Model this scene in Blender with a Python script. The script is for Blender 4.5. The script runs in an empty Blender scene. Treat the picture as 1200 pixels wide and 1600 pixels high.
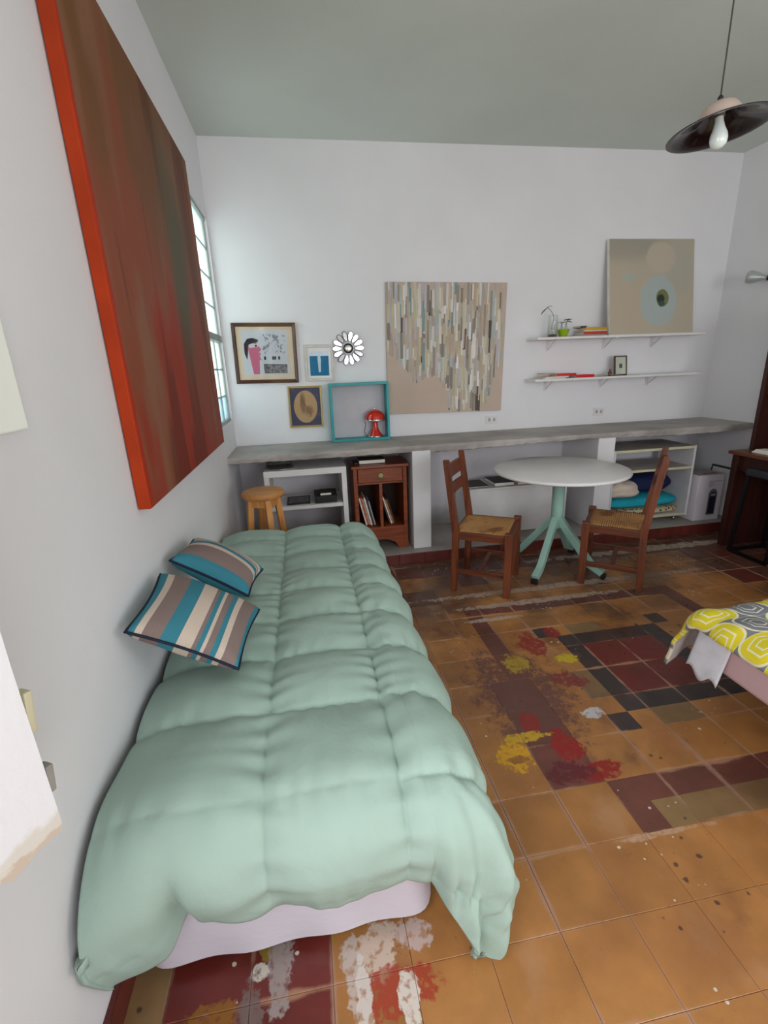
import bpy, bmesh, math, random
from mathutils import Vector, Matrix
random.seed(7)
S = bpy.context.scene
COL = S.collection

# ------------------------------------------------------------------ camera, world, light, exposure
CAMX, CAMH = 0.5561, 1.4447
YAW, PITCH, ROLL, FPX = 0.155567, 0.29888, -0.040708, 732.84
DEPTH, HEIGHT, WIDTH, BACK = 3.866, 2.966, 4.186, -2.6
fw = Vector((math.sin(YAW) * math.cos(PITCH), math.cos(YAW) * math.cos(PITCH), -math.sin(PITCH)))
rr = Vector((math.cos(YAW), -math.sin(YAW), 0)); uu = rr.cross(fw)
r2 = rr * math.cos(ROLL) + uu * math.sin(ROLL); u2 = uu * math.cos(ROLL) - rr * math.sin(ROLL)
cd = bpy.data.cameras.new('camera'); cam = bpy.data.objects.new('camera', cd); COL.objects.link(cam)
cd.sensor_fit = 'HORIZONTAL'; cd.sensor_width = 36.0; cd.lens = FPX / 1200 * 36; cd.clip_start = 0.02
mw = Matrix(((r2.x, u2.x, -fw.x, CAMX), (r2.y, u2.y, -fw.y, 0), (r2.z, u2.z, -fw.z, CAMH), (0, 0, 0, 1)))
cam.matrix_world = mw
S.camera = cam

W = bpy.data.worlds.new('sky'); S.world = W; W.use_nodes = True
bg = W.node_tree.nodes['Background']; bg.inputs[0].default_value = (0.86, 0.95, 1.0, 1); bg.inputs[1].default_value = 2.2

def area(name, loc, rot, sx, sy, power, color):
    l = bpy.data.lights.new(name, 'AREA'); l.shape = 'RECTANGLE'; l.size = sx; l.size_y = sy
    l.energy = power; l.color = color
    o = bpy.data.objects.new(name, l); COL.objects.link(o); o.location = loc; o.rotation_euler = rot
    return o
# daylight by the rear, left and glazed openings; the right-hand one is added fill
area('daylight_rear_doorway', (2.3, BACK - 0.12, 1.45), (math.radians(90), 0, 0), 2.6, 2.1, 105, (0.975, 0.98, 1.0))
area('daylight_left_window', (-0.16, -0.45, 1.6), (0, math.radians(-90), 0), 1.3, 1.4, 48, (0.975, 0.98, 1.0))
area('daylight_glazed_window', (-0.16, 3.41, 1.79), (0, math.radians(-90), 0), 1.3, 0.8, 9, (0.93, 0.98, 1.0))
area('added_fill_right', (WIDTH + 0.16, -0.9, 1.6), (0, math.radians(90), 0), 1.3, 1.4, 34, (0.98, 0.98, 1.0))  # fill lamp in an added, unseen right-hand opening, brightens the left wall
S.view_settings.view_transform = 'Standard'; S.view_settings.look = 'None'
S.view_settings.exposure = -0.45; S.view_settings.gamma = 1.0; S.view_settings.use_curve_mapping = False
S.cycles.max_bounces = 10; S.cycles.diffuse_bounces = 6

# ------------------------------------------------------------------ node expressions
def lin(c):
    return tuple(((v / 255) / 12.92 if v / 255 <= 0.04045 else ((v / 255 + 0.055) / 1.055) ** 2.4) for v in c)

class X:                      # a socket with arithmetic
    def __init__(s, nt, sock): s.nt = nt; s.s = sock
    def _m(s, op, *a):
        n = s.nt.nodes.new('ShaderNodeMath'); n.operation = op
        for i, v in enumerate((s,) + a):
            if isinstance(v, X): s.nt.links.new(v.s, n.inputs[i])
            else: n.inputs[i].default_value = v
        return X(s.nt, n.outputs[0])
    def __add__(s, o): return s._m('ADD', o)
    def __radd__(s, o): return s._m('ADD', o)
    def __sub__(s, o): return s._m('SUBTRACT', o)
    def __rsub__(s, o): return (s * -1) + o
    def __mul__(s, o): return s._m('MULTIPLY', o)
    def __rmul__(s, o): return s._m('MULTIPLY', o)
    def __truediv__(s, o): return s._m('DIVIDE', o)
    def abs(s): return s._m('ABSOLUTE')
    def floor(s): return s._m('FLOOR')
    def frac(s): return s._m('FRACT')
    def sin(s): return s._m('SINE')
    def sqrt(s): return s._m('SQRT')
    def pow(s, e): return s._m('POWER', e)
    def mn(s, o): return s._m('MINIMUM', o)
    def mx(s, o): return s._m('MAXIMUM', o)
    def gt(s, o): return s._m('GREATER_THAN', o)
    def mod(s, o): return s._m('FLOORED_MODULO', o)
    def step(s, a, b, lo=0.0, hi=1.0):
        n = s.nt.nodes.new('ShaderNodeMapRange'); n.interpolation_type = 'SMOOTHSTEP'
        s.nt.links.new(s.s, n.inputs[0])
        for i, v in enumerate((a, b, lo, hi)): n.inputs[i + 1].default_value = v
        return X(s.nt, n.outputs[0])

class Mat:
    def __init__(s, name, color=(0.8, 0.8, 0.8), rough=0.6, metal=0.0, spec=0.4, coat=0.0, trans=0.0):
        s.m = bpy.data.materials.new(name); s.m.use_nodes = True; s.nt = s.m.node_tree
        s.b = s.nt.nodes['Principled BSDF']; i = s.b.inputs
        i['Base Color'].default_value = (*color, 1); i['Roughness'].default_value = rough
        i['Metallic'].default_value = metal; i['Specular IOR Level'].default_value = spec
        i['Coat Weight'].default_value = coat; i['Transmission Weight'].default_value = trans
        s.m.diffuse_color = (*color, 1); s.c = None; s._co = {}
    def coord(s, kind='Object'):
        if kind in s._co: return s._co[kind]
        if kind == 'World':
            o = s.nt.nodes.new('ShaderNodeNewGeometry').outputs['Position']
        elif kind == 'UV':
            o = s.nt.nodes.new('ShaderNodeTexCoord').outputs['UV']
        else:
            o = s.nt.nodes.new('ShaderNodeTexCoord').outputs['Object']
        s._co[kind] = o; return o
    def xyz(s, kind='Object'):
        n = s.nt.nodes.new('ShaderNodeSeparateXYZ'); s.nt.links.new(s.coord(kind), n.inputs[0])
        return [X(s.nt, n.outputs[k]) for k in range(3)]
    def scaled(s, kind, sc):
        if sc == (1, 1, 1): return s.coord(kind)
        n = s.nt.nodes.new('ShaderNodeVectorMath'); n.operation = 'MULTIPLY'
        s.nt.links.new(s.coord(kind), n.inputs[0]); n.inputs[1].default_value = sc
        return n.outputs[0]
    def noise(s, scale=5, detail=3, kind='Object', stretch=(1, 1, 1), rough=0.55, dist=0.0, w=0.0):
        n = s.nt.nodes.new('ShaderNodeTexNoise'); n.noise_dimensions = '4D'; n.inputs['W'].default_value = w
        n.inputs['Scale'].default_value = scale; n.inputs['Detail'].default_value = detail
        n.inputs['Roughness'].default_value = rough; n.inputs['Distortion'].default_value = dist
        s.nt.links.new(s.scaled(kind, stretch), n.inputs['Vector'])
        return X(s.nt, n.outputs[0])
    def voronoi(s, scale=5, kind='Object', rnd=1.0):
        n = s.nt.nodes.new('ShaderNodeTexVoronoi'); n.inputs['Scale'].default_value = scale
        n.inputs['Randomness'].default_value = rnd
        s.nt.links.new(s.coord(kind), n.inputs['Vector']); return X(s.nt, n.outputs['Distance'])
    def rgb(s, c):
        n = s.nt.nodes.new('ShaderNodeRGB'); n.outputs[0].default_value = (*c, 1); return n.outputs[0]
    def mix(s, fac, c2, c1=None):       # current colour -> c2 by fac
        n = s.nt.nodes.new('ShaderNodeMix'); n.data_type = 'RGBA'
        a = c1 if c1 is not None else (s.c if s.c is not None else s.rgb(s.b.inputs['Base Color'].default_value[:3]))
        if isinstance(fac, X): s.nt.links.new(fac.s, n.inputs[0])
        else: n.inputs[0].default_value = fac
        s.nt.links.new(a, n.inputs[6])
        if isinstance(c2, tuple): n.inputs[7].default_value = (*c2, 1)
        else: s.nt.links.new(c2, n.inputs[7])
        s.c = n.outputs[2]; return s
    def shade(s, fac):                  # multiply colour by a value
        n = s.nt.nodes.new('ShaderNodeVectorMath'); n.operation = 'SCALE'
        a = s.c if s.c is not None else s.rgb(s.b.inputs['Base Color'].default_value[:3])
        s.nt.links.new(a, n.inputs[0]); s.nt.links.new(fac.s, n.inputs['Scale']); s.c = n.outputs[0]; return s
    def ramp(s, fac, stops, const=True):
        n = s.nt.nodes.new('ShaderNodeValToRGB'); s.nt.links.new(fac.s, n.inputs[0]); r = n.color_ramp
        r.interpolation = 'CONSTANT' if const else 'LINEAR'
        while len(r.elements) > 1: r.elements.remove(r.elements[-1])
        r.elements[0].position = stops[0][0]; r.elements[0].color = (*stops[0][1], 1)
        for p, c in stops[1:]:
            e = r.elements.new(p); e.color = (*c, 1)
        s.c = n.outputs[0]; return s
    def bump(s, h, strength=0.3, dist=0.01):
        n = s.nt.nodes.new('ShaderNodeBump'); n.inputs['Strength'].default_value = strength
        n.inputs['Distance'].default_value = dist; s.nt.links.new(h.s, n.inputs['Height'])
        s.nt.links.new(n.outputs[0], s.b.inputs['Normal']); return s
    def rough(s, x): s.nt.links.new(x.s, s.b.inputs['Roughness']); return s
    def done(s):
        if s.c is not None: s.nt.links.new(s.c, s.b.inputs['Base Color'])
        return s.m

def plain(name, rgb, rough=0.6, metal=0.0, var=0.12, scale=9, bump=0.0, bscale=60, **k):
    m = Mat(name, lin(rgb), rough, metal, **k)
    m.shade(m.noise(scale, 3).step(0.25, 0.75, 1 - var, 1 + var))
    if bump: m.bump(m.noise(bscale, 3), bump, 0.004)
    return m.done()

def wood(name, rgb, dark, rough=0.5, axis=2, spec=0.4):
    st = [14, 14, 14]; st[axis] = 1.3
    m = Mat(name, lin(rgb), rough, spec=spec)
    m.mix(m.noise(3, 4, stretch=tuple(st), dist=0.6).step(0.35, 0.75), lin(dark))
    m.mix(m.noise(6, 3).step(0.6, 0.8, 0, 0.5), lin(dark))
    m.bump(m.noise(6, 3, stretch=tuple(st)), 0.15, 0.002)
    return m.done()

def blobs(m, items, kind, ax=(0, 1), nscale=6, namp=0.3, worn=False):
    """painted patches: (cx, cy, rx, ry, colour, softness)"""
    c = m.xyz(kind); a, b = c[ax[0]], c[ax[1]]
    nz = (m.noise(nscale, 4, kind) - 0.5) * namp * 2
    if worn:
        nz = nz + (m.noise(60, 3, kind) - 0.5) * 1.3; wn = m.noise(42, 3, kind, w=31).step(0.36, 0.5, 0.3, 0.95)
    for (cx, cy, rx, ry, col, soft) in items:
        d = (((a - cx) / rx).pow(2) + ((b - cy) / ry).pow(2)).sqrt() + nz
        k = d.step(1 - soft, 1 + soft, 1, 0)
        m.mix(k * wn if worn else k, col)
    return m

# ------------------------------------------------------------------ mesh builder
class B:
    def __init__(s): s.bm = bmesh.new(); s.mi = 0
    def _tag(s, fs):
        for f in fs: f.material_index = s.mi
    def box(s, lo, hi, rot=None, bevel=0.0, seg=2):
        lo, hi = Vector(lo), Vector(hi); c = (lo + hi) / 2; d = hi - lo
        m = Matrix.Translation(c)
        if rot is not None: m = m @ rot.to_4x4()
        r = bmesh.ops.create_cube(s.bm, size=1, matrix=m @ Matrix.Diagonal((d.x, d.y, d.z, 1)))
        fs = {f for v in r['verts'] for f in v.link_faces}; s._tag(fs)
        if bevel:
            es = {e for v in r['verts'] for e in v.link_edges}
            bmesh.ops.bevel(s.bm, geom=list(es), offset=bevel, segments=seg, affect='EDGES', profile=0.6)
        return s
    def hexa(s, bot, top):
        """box from 4 bottom and 4 top points"""
        vs = [s.bm.verts.new(p) for p in list(bot) + list(top)]
        fs = [(3, 2, 1, 0), (4, 5, 6, 7), (0, 1, 5, 4), (1, 2, 6, 5), (2, 3, 7, 6), (3, 0, 4, 7)]
        s._tag([s.bm.faces.new([vs[i] for i in f]) for f in fs]); return s
    def bar(s, p0, p1, w, h, up=(0, 0, 1), w2=None, h2=None, bevel=0):
        p0, p1 = Vector(p0), Vector(p1); d = (p1 - p0).normalized(); up = Vector(up)
        if abs(d.dot(up)) > 0.95: up = Vector((1, 0, 0))
        sd = d.cross(up).normalized(); u = sd.cross(d).normalized()
        w2 = w2 or w; h2 = h2 or h
        q = lambda p, a, b: [p - sd * a / 2 - u * b / 2, p + sd * a / 2 - u * b / 2, p + sd * a / 2 + u * b / 2, p - sd * a / 2 + u * b / 2]
        n0 = len(s.bm.edges)
        s.hexa(q(p0, w, h), q(p1, w2, h2))
        if bevel:
            s.bm.edges.ensure_lookup_table()
            bmesh.ops.bevel(s.bm, geom=[s.bm.edges[i] for i in range(n0, len(s.bm.edges))], offset=bevel, segments=2, affect='EDGES', profile=0.6)
        return s
    def tube(s, pts, r, seg=10, caps=True, closed=False):
        pts = [Vector(p) for p in pts]; n = len(pts); rings = []; prev = None
        rs = r if isinstance(r, (list, tuple)) else [r] * n
        for i, p in enumerate(pts):
            if closed: d = pts[(i + 1) % n] - pts[i - 1]
            else: d = pts[min(i + 1, n - 1)] - pts[max(i - 1, 0)]
            d = d.normalized()
            if prev is None:
                a = Vector((0, 0, 1)) if abs(d.z) < 0.9 else Vector((1, 0, 0))
                x = d.cross(a).normalized()
            else: x = (prev - d * prev.dot(d)).normalized()
            prev = x; y = d.cross(x)
            rings.append([s.bm.verts.new(p + (x * math.cos(t) + y * math.sin(t)) * rs[i]) for t in [2 * math.pi * k / seg for k in range(seg)]])
        fs = []
        for i in range(n if closed else n - 1):
            A, C = rings[i], rings[(i + 1) % n]
            for k in range(seg): fs.append(s.bm.faces.new((A[k], A[(k + 1) % seg], C[(k + 1) % seg], C[k])))
        if caps and not closed:
            fs.append(s.bm.faces.new(list(reversed(rings[0])))); fs.append(s.bm.faces.new(rings[-1]))
        for f in fs: f.smooth = True
        s._tag(fs); return s
    def lathe(s, prof, seg=32, mat=None, smooth=True):
        """profile of (radius, z), about z; mat places it"""
        mat = mat or Matrix.Identity(4); rings = []
        for (r, z) in prof:
            if r < 1e-6: rings.append([s.bm.verts.new(mat @ Vector((0, 0, z)))])
            else: rings.append([s.bm.verts.new(mat @ Vector((r * math.cos(2 * math.pi * k / seg), r * math.sin(2 * math.pi * k / seg), z))) for k in range(seg)])
        fs = []
        for A, C in zip(rings, rings[1:]):
            for k in range(seg):
                a, b = A[k % len(A)], A[(k + 1) % len(A)]; c, d = C[(k + 1) % len(C)], C[k % len(C)]
                v = [a]
                for q in (b, c, d):
                    if q not in v: v.append(q)
                if len(v) > 2: fs.append(s.bm.faces.new(v))
        for f in fs: f.smooth = smooth
        s._tag(fs); return s
    def prism(s, pts, thick, mat=None):
        """flat outline (x, y) extruded by thick in z"""
        mat = mat or Matrix.Identity(4); n = len(pts)
        a = [s.bm.verts.new(mat @ Vector((p[0], p[1], 0))) for p in pts]
        b = [s.bm.verts.new(mat @ Vector((p[0], p[1], thick))) for p in pts]
        fs = [s.bm.faces.new(list(reversed(a))), s.bm.faces.new(b)]
        for i in range(n): fs.append(s.bm.faces.new((a[i], a[(i + 1) % n], b[(i + 1) % n], b[i])))
        s._tag(fs); return s
    def grid(s, fn, nu, nv, uv=None, closed_u=False):
        g = [[s.bm.verts.new(fn(i / nu, j / nv)) for j in range(nv + 1)] for i in range(nu + 1)]
        L = s.bm.loops.layers.uv.verify(); fs = []
        for i in range(nu):
            for j in range(nv):
                f = s.bm.faces.new((g[i][j], g[i + 1][j], g[i + 1][j + 1], g[i][j + 1])); f.smooth = True; fs.append(f)
                for lp, (a, b) in zip(f.loops, ((i, j), (i + 1, j), (i + 1, j + 1), (i, j + 1))):
                    q = (a / nu, b / nv); lp[L].uv = uv(*q) if uv else q
        s._tag(fs); return s
    def mesh(s, name):
        bmesh.ops.recalc_face_normals(s.bm, faces=s.bm.faces)
        me = bpy.data.meshes.new(name); s.bm.to_mesh(me); s.bm.free(); return me
    def build(s, name, mats, parent=None, loc=(0, 0, 0), rot=(0, 0, 0)):
        return link(name, s.mesh(name), mats, parent, loc, rot)

def link(name, me, mats=None, parent=None, loc=(0, 0, 0), rot=(0, 0, 0)):
    if mats is not None and not me.materials:
        for m in (mats if isinstance(mats, (list, tuple)) else [mats]): me.materials.append(m)
    o = bpy.data.objects.new(name, me); COL.objects.link(o); o.location = loc; o.rotation_euler = rot
    if parent: o.parent = parent
    return o

def tag(o, label=None, cat=None, group=None, kind=None):
    if label: o['label'] = label
    if cat: o['category'] = cat
    if group: o['group'] = group
    if kind: o['kind'] = kind
    return o
def thing(name, loc, label, cat, group=None, rot=(0, 0, 0)):
    o = bpy.data.objects.new(name, None); COL.objects.link(o); o.location = loc; o.rotation_euler = rot
    o.empty_display_size = 0.05
    return tag(o, label, cat, group)
def struct(name, b, mats, parent=None):
    return tag(b.build(name, mats, parent), kind='structure') if parent is None else b.build(name, mats, parent)
def RZ(a): return Matrix.Rotation(a, 4, 'Z')
def RX(a): return Matrix.Rotation(a, 4, 'X')
def RY(a): return Matrix.Rotation(a, 4, 'Y')
T = Matrix.Translation

# ------------------------------------------------------------------ materials
def wall_mat(name, rgb, dirt=0.0):
    m = Mat(name, lin(rgb), 0.85, spec=0.2)
    m.shade(m.noise(1.3, 3, 'World').step(0.3, 0.7, 0.96, 1.02))
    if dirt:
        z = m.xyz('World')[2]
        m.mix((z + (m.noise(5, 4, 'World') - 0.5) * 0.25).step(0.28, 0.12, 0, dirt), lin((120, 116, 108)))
    m.bump(m.noise(14, 5, 'World') + m.noise(2.2, 2, 'World') * 2, 0.22, 0.008)
    return m.done()
M = {}
M['wall'] = wall_mat('white_wall_plaster', (226, 225, 228))
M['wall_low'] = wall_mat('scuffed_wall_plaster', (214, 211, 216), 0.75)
M['ceil'] = wall_mat('ceiling_plaster', (206, 213, 206))
m = Mat('grey_cement', lin((172, 165, 160)), 0.55)
m.mix(m.noise(3, 5, 'World').step(0.35, 0.7), lin((142, 136, 132))).mix(m.noise(22, 4, 'World').step(0.62, 0.75, 0, 0.5), lin((175, 170, 162)))
m.bump(m.noise(18, 5, 'World'), 0.3, 0.006); M['cement'] = m.done()
M['white'] = plain('white_paint', (222, 220, 220), 0.5, var=0.04)
M['whitegloss'] = plain('white_lacquer', (218, 215, 216), 0.35, var=0.03)
M['brown'] = wood('dark_red_brown_wood', (118, 62, 36), (74, 36, 20), 0.42)
M['brownx'] = wood('dark_red_brown_wood_across', (108, 55, 30), (64, 30, 17), 0.45, 0)
M['cab'] = wood('red_brown_cabinet_wood', (142, 66, 26), (100, 42, 16), 0.35, 0)
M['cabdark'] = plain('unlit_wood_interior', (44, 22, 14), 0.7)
M['pine'] = wood('golden_pine', (214, 150, 82), (186, 118, 56), 0.45)
M['pinetop'] = wood('worn_pine', (200, 142, 82), (168, 108, 58), 0.5, 0)
M['mint'] = plain('mint_painted_metal', (152, 190, 178), 0.4, var=0.06)
M['black'] = plain('black_plastic', (26, 25, 26), 0.5)
M['blackmetal'] = plain('black_painted_steel', (22, 21, 24), 0.35, 0.3)
M['chrome'] = Mat('chrome', (0.8, 0.8, 0.8), 0.18, 1.0).done()
M['silver'] = Mat('dull_silver', (0.62, 0.62, 0.62), 0.3, 1.0).done()
M['mirror'] = Mat('mirror_glass', (0.68, 0.69, 0.70), 0.08, 1.0).done()
M['teal'] = plain('turquoise_paint', (42, 152, 156), 0.45, var=0.08)
M['lampred'] = plain('glossy_red_enamel', (196, 34, 14), 0.18, var=0.03, coat=0.6)
M['desk'] = wood('very_dark_wood', (60, 28, 22), (44, 18, 14), 0.4)
M['desktop'] = wood('dark_wood_top', (104, 54, 36), (72, 34, 22), 0.38, 1)
M['maroon'] = plain('maroon_tile_glaze', (98, 42, 36), 0.32, var=0.25, scale=14)
M['paper'] = plain('paper_white', (226, 222, 212), 0.7, var=0.04)

def glassy(name, tint=(0.9, 0.95, 0.95), rough=0.05, fac=0.12):
    mm = bpy.data.materials.new(name); mm.use_nodes = True; nt = mm.node_tree; nt.nodes.clear()
    o = nt.nodes.new('ShaderNodeOutputMaterial'); t = nt.nodes.new('ShaderNodeBsdfTransparent'); t.inputs[0].default_value = (*tint, 1)
    g = nt.nodes.new('ShaderNodeBsdfGlossy'); g.inputs['Roughness'].default_value = rough
    fr = nt.nodes.new('ShaderNodeLayerWeight'); fr.inputs[0].default_value = 0.12
    mx = nt.nodes.new('ShaderNodeMixShader')
    ad = nt.nodes.new('ShaderNodeMath'); ad.operation = 'MULTIPLY_ADD'; ad.inputs[1].default_value = 1.0; ad.inputs[2].default_value = fac * 0.3
    nt.links.new(fr.outputs[1], ad.inputs[0]); nt.links.new(ad.outputs[0], mx.inputs[0])
    nt.links.new(t.outputs[0], mx.inputs[1]); nt.links.new(g.outputs[0], mx.inputs[2]); nt.links.new(mx.outputs[0], o.inputs[0])
    return mm
M['glass'] = glassy('clear_glass', (0.965, 0.975, 0.97))
M['pictureglass'] = glassy('picture_glass', (0.97, 0.97, 0.97), 0.03, 0.1)
def reeded(name, tint):
    mm = bpy.data.materials.new(name); mm.use_nodes = True; nt = mm.node_tree; nt.nodes.clear()
    o = nt.nodes.new('ShaderNodeOutputMaterial'); t = nt.nodes.new('ShaderNodeBsdfTransparent'); t.inputs[0].default_value = (*tint, 1)
    d = nt.nodes.new('ShaderNodeBsdfTranslucent'); d.inputs[0].default_value = (*tint, 1)
    g = nt.nodes.new('ShaderNodeBsdfGlossy'); g.inputs['Roughness'].default_value = 0.2
    a = nt.nodes.new('ShaderNodeMixShader'); b = nt.nodes.new('ShaderNodeMixShader')
    tc = nt.nodes.new('ShaderNodeTexCoord'); w = nt.nodes.new('ShaderNodeTexWave'); w.bands_direction = 'Y'; w.inputs['Scale'].default_value = 22
    w.inputs['Distortion'].default_value = 1.5
    nt.links.new(tc.outputs['Object'], w.inputs[0])
    mr = nt.nodes.new('ShaderNodeMapRange'); mr.inputs[3].default_value = 0.1; mr.inputs[4].default_value = 0.6
    nt.links.new(w.outputs[1], mr.inputs[0]); nt.links.new(mr.outputs[0], a.inputs[0])
    nt.links.new(t.outputs[0], a.inputs[1]); nt.links.new(d.outputs[0], a.inputs[2])
    b.inputs[0].default_value = 0.08; nt.links.new(a.outputs[0], b.inputs[1]); nt.links.new(g.outputs[0], b.inputs[2]); nt.links.new(b.outputs[0], o.inputs[0])
    return mm
M['reed'] = reeded('reeded_glass', (0.86, 0.93, 0.9))
M['reed2'] = reeded('bluish_reeded_glass', (0.66, 0.8, 0.84))

# ------------------------------------------------------------------ floor: printed cement tiles
TX, TY, TS = 0.1043, 0.178, 0.2
def tile_mat(name, rgb, dirtiness=0.5, spec=0.35):
    m = Mat(name, lin(rgb), 0.42, spec=0.5)
    x, y, z = m.xyz('World')
    m.shade(m.noise(7, 4, 'World').step(0.25, 0.75, 0.82, 1.15))
    oi = m.nt.nodes.new('ShaderNodeObjectInfo'); m.shade(X(m.nt, oi.outputs['Random']).step(0, 1, 0.88, 1.1))
    # foot-worn grime and the far end's weaker light painted in, heaviest around the table
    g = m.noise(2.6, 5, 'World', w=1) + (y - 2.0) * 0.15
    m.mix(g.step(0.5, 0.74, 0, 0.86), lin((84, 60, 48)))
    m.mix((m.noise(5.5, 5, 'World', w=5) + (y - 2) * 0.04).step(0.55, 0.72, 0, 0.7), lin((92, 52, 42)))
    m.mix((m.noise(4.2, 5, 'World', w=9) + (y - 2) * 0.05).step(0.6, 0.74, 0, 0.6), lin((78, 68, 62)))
    # pale worn rims along the joints
    fx = (((x - TX) / TS).frac() - 0.5).abs(); fy = (((y - TY) / TS).frac() - 0.5).abs()
    nj = (m.noise(9, 4, 'World', w=3) - 0.5) * 0.14 + (m.noise(2.2, 2, 'World', w=4) - 0.5) * 0.2
    m.mix((fx + nj).step(0.465, 0.52, 0, 0.8), lin((172, 134, 116)))
    m.mix((fy + nj * 1.3).step(0.475, 0.535, 0, 0.75), lin((184, 140, 110)))
    m.mix(m.noise(3.3, 5, 'World', w=21, dist=.4).step(0.45, 0.7, 0, 0.5), lin((138, 88, 56)) if rgb[0] > 150 else lin((84, 56, 48)))
    m.mix(m.noise(4.4, 5, 'World', w=25).step(0.56, 0.72, 0, 0.45), lin((182, 140, 108)) if rgb[0] > 150 else lin((124, 92, 80)))
    # spatter of paint: pale, black and coloured drops
    v = m.voronoi(26, 'World'); gate = m.noise(3.1, 2, 'World', w=7)
    m.mix((v + (0.60 - gate) * 1.1 + (m.noise(50, 2, 'World') - .5) * .22).step(0.07, 0.11, 0.85, 0), lin((214, 206, 196)))
    v = m.voronoi(19, 'World'); gate = m.noise(2.3, 2, 'World', w=11)
    m.mix((v + (0.62 - gate) * 1.2 + (m.noise(40, 3, 'World') - .5) * .5).step(0.06, 0.16, 0.8, 0), lin((52, 44, 44)))
    v = m.voronoi(9, 'World'); gate = m.noise(1.9, 2, 'World', w=17)
    m.mix((v + (0.61 - gate) * 0.9 + (m.noise(30, 3, 'World') - 0.5) * 0.6).step(0.04, 0.12, 0.7, 0), lin((150, 132, 52)))
    # the large spills
    P = lambda i, j: (TX + i * TS, TY + j * TS)
    items = []
    def sp(i, j, ri, rj, c, so=0.12): px, py = P(i, j); items.append((px, py, ri * TS, rj * TS, lin(c), so))
    sp(6.6, 7.6, 1.0, 1.6, (104, 66, 58), 0.3)
    sp(6.75, 5.9, .26, .42, (146, 28, 26)); sp(7.0, 5.2, .5, .22, (140, 30, 30)); sp(6.35, 6.6, .2, .3, (140, 34, 30)); sp(6.5, 5.3, .4, .22, (96, 34, 40))
    sp(7.7, 9.3, .32, .55, (140, 48, 46)); sp(8.5, 9.7, .2, .3, (140, 40, 44)); sp(7.9, 7.7, .35, .3, (124, 52, 50))
    sp(5.68, 5.85, .34, .34, (214, 160, 22)); sp(6.1, 6.25, .5, .12, (200, 160, 40)); sp(5.72, 5.75, .22, .1, (150, 96, 50))
    sp(8.3, 8.5, .25, .2, (196, 172, 40)); sp(6.9, 8.6, .3, .35, (170, 140, 50))
    sp(7.75, 6.62, .26, .16, (190, 188, 190)); sp(7.2, 10.75, .7, .09, (180, 164, 150), 0.3)
    sp(2.6, 3.3, .24, .34, (206, 184, 168)); sp(2.25, 3.1, .12, .5, (196, 180, 170)); sp(3.05, 3.35, .22, .2, (200, 176, 168)); sp(2.75, 2.8, .5, .26, (166, 66, 44)); sp(2.9, 2.7, .12, .3, (220, 210, 200)); sp(2.35, 2.8, .1, .35, (214, 204, 196))
    sp(1.35, 3.35, .16, .5, (160, 146, 142)); sp(1.1, 3.3, .1, .09, (208, 200, 186)); sp(.55, 2.95, .3, .16, (142, 92, 30)); sp(1.0, 2.9, .14, .3, (120, 100, 96))
    sp(15.5, 14.4, 5.2, .22, (168, 152, 134), 0.15); sp(10.5, 12.3, 5.0, .16, (172, 150, 132), 0.2); sp(9.2, 11.5, 2.6, .14, (176, 156, 140), 0.2)
    sp(13.4, 12.2, .8, .5, (124, 98, 78), 0.3)
    sp(7.2, 3.95, .8, .045, (188, 152, 124), 0.3); sp(10.3, 2.6, .25, .2, (74, 70, 62)); sp(8.6, 1.8, .5, .3, (120, 66, 60)); sp(9.8, 3.5, .22, .14, (84, 84, 96))
    blobs(m, items, 'World', (0, 1), 14, 1.1, True)
    m.rough(m.noise(9, 4, 'World').step(0.3, 0.7, 0.26, 0.5))
    m.bump(m.noise(30, 4, 'World') + m.noise(4, 3, 'World') * 1.5, 0.14, 0.005)
    return m.done()
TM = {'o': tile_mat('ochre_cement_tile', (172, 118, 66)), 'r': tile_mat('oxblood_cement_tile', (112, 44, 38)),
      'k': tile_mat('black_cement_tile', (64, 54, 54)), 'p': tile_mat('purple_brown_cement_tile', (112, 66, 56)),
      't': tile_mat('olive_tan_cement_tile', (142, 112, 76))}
TKEYS = list(TM)
def quad(i, j, a, b):                # print colour of the quarter (a, b) of the tile (i, j)
    cx, cy = i + (a + 0.5) / 2, j + (b + 0.5) / 2
    if 9 <= cx < 11 and 7 <= cy < 9: return 'r'
    if 8.5 <= cx < 11.5 and 6.5 <= cy < 9.5: return 'k'
    for (u, v) in ((8, 6), (11.5, 6), (8, 9.5), (11.5, 9.5)):
        if u <= cx < u + .5 and v <= cy < v + .5: return 'k'
    if 8 <= cx < 12 and 6 <= cy < 10: return 'o' if (i + j) % 3 else 't'
    if 6 <= cx < 7 and 5 <= cy < 8: return 'p'
    if 6.5 <= cx < 7 and 8 <= cy < 11: return 'p'
    if 7 <= cx < 14 and 4.5 <= cy < 5: return 'p'
    if 7 <= cx < 7.5 and 4 <= cy < 4.5: return 'p'
    if 7.5 <= cx < 14 and 4 <= cy < 4.5: return 't'
    if 6.5 <= cx < 13.5 and 11 <= cy < 11.5: return 'p'
    if 13 <= cx < 13.5 and 4.5 <= cy < 11.5: return 'p'
    if 0 <= cx < 2 and cy < 9: return 'r'
    if cx < 0: return 't'
    if (i, j) in ((4, 13), (5, 12), (3, 12), (4, 12), (7, 13)): return 'p'
    if (i >= 3 and j == 14) or (i > 15 and j > 10): return 'r' if (i * 7 + j) % 3 == 0 else 'p'
    return 'o'
b = B(); b.box((0, BACK, -0.12), (WIDTH, DEPTH, -0.004))
m = Mat('mortar_bed', lin((168, 140, 124)), 0.8); m.shade(m.noise(20, 4).step(0.3, 0.7, 0.7, 1.1))
floor = struct('floor', b, m.done())
meshes = {}
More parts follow.
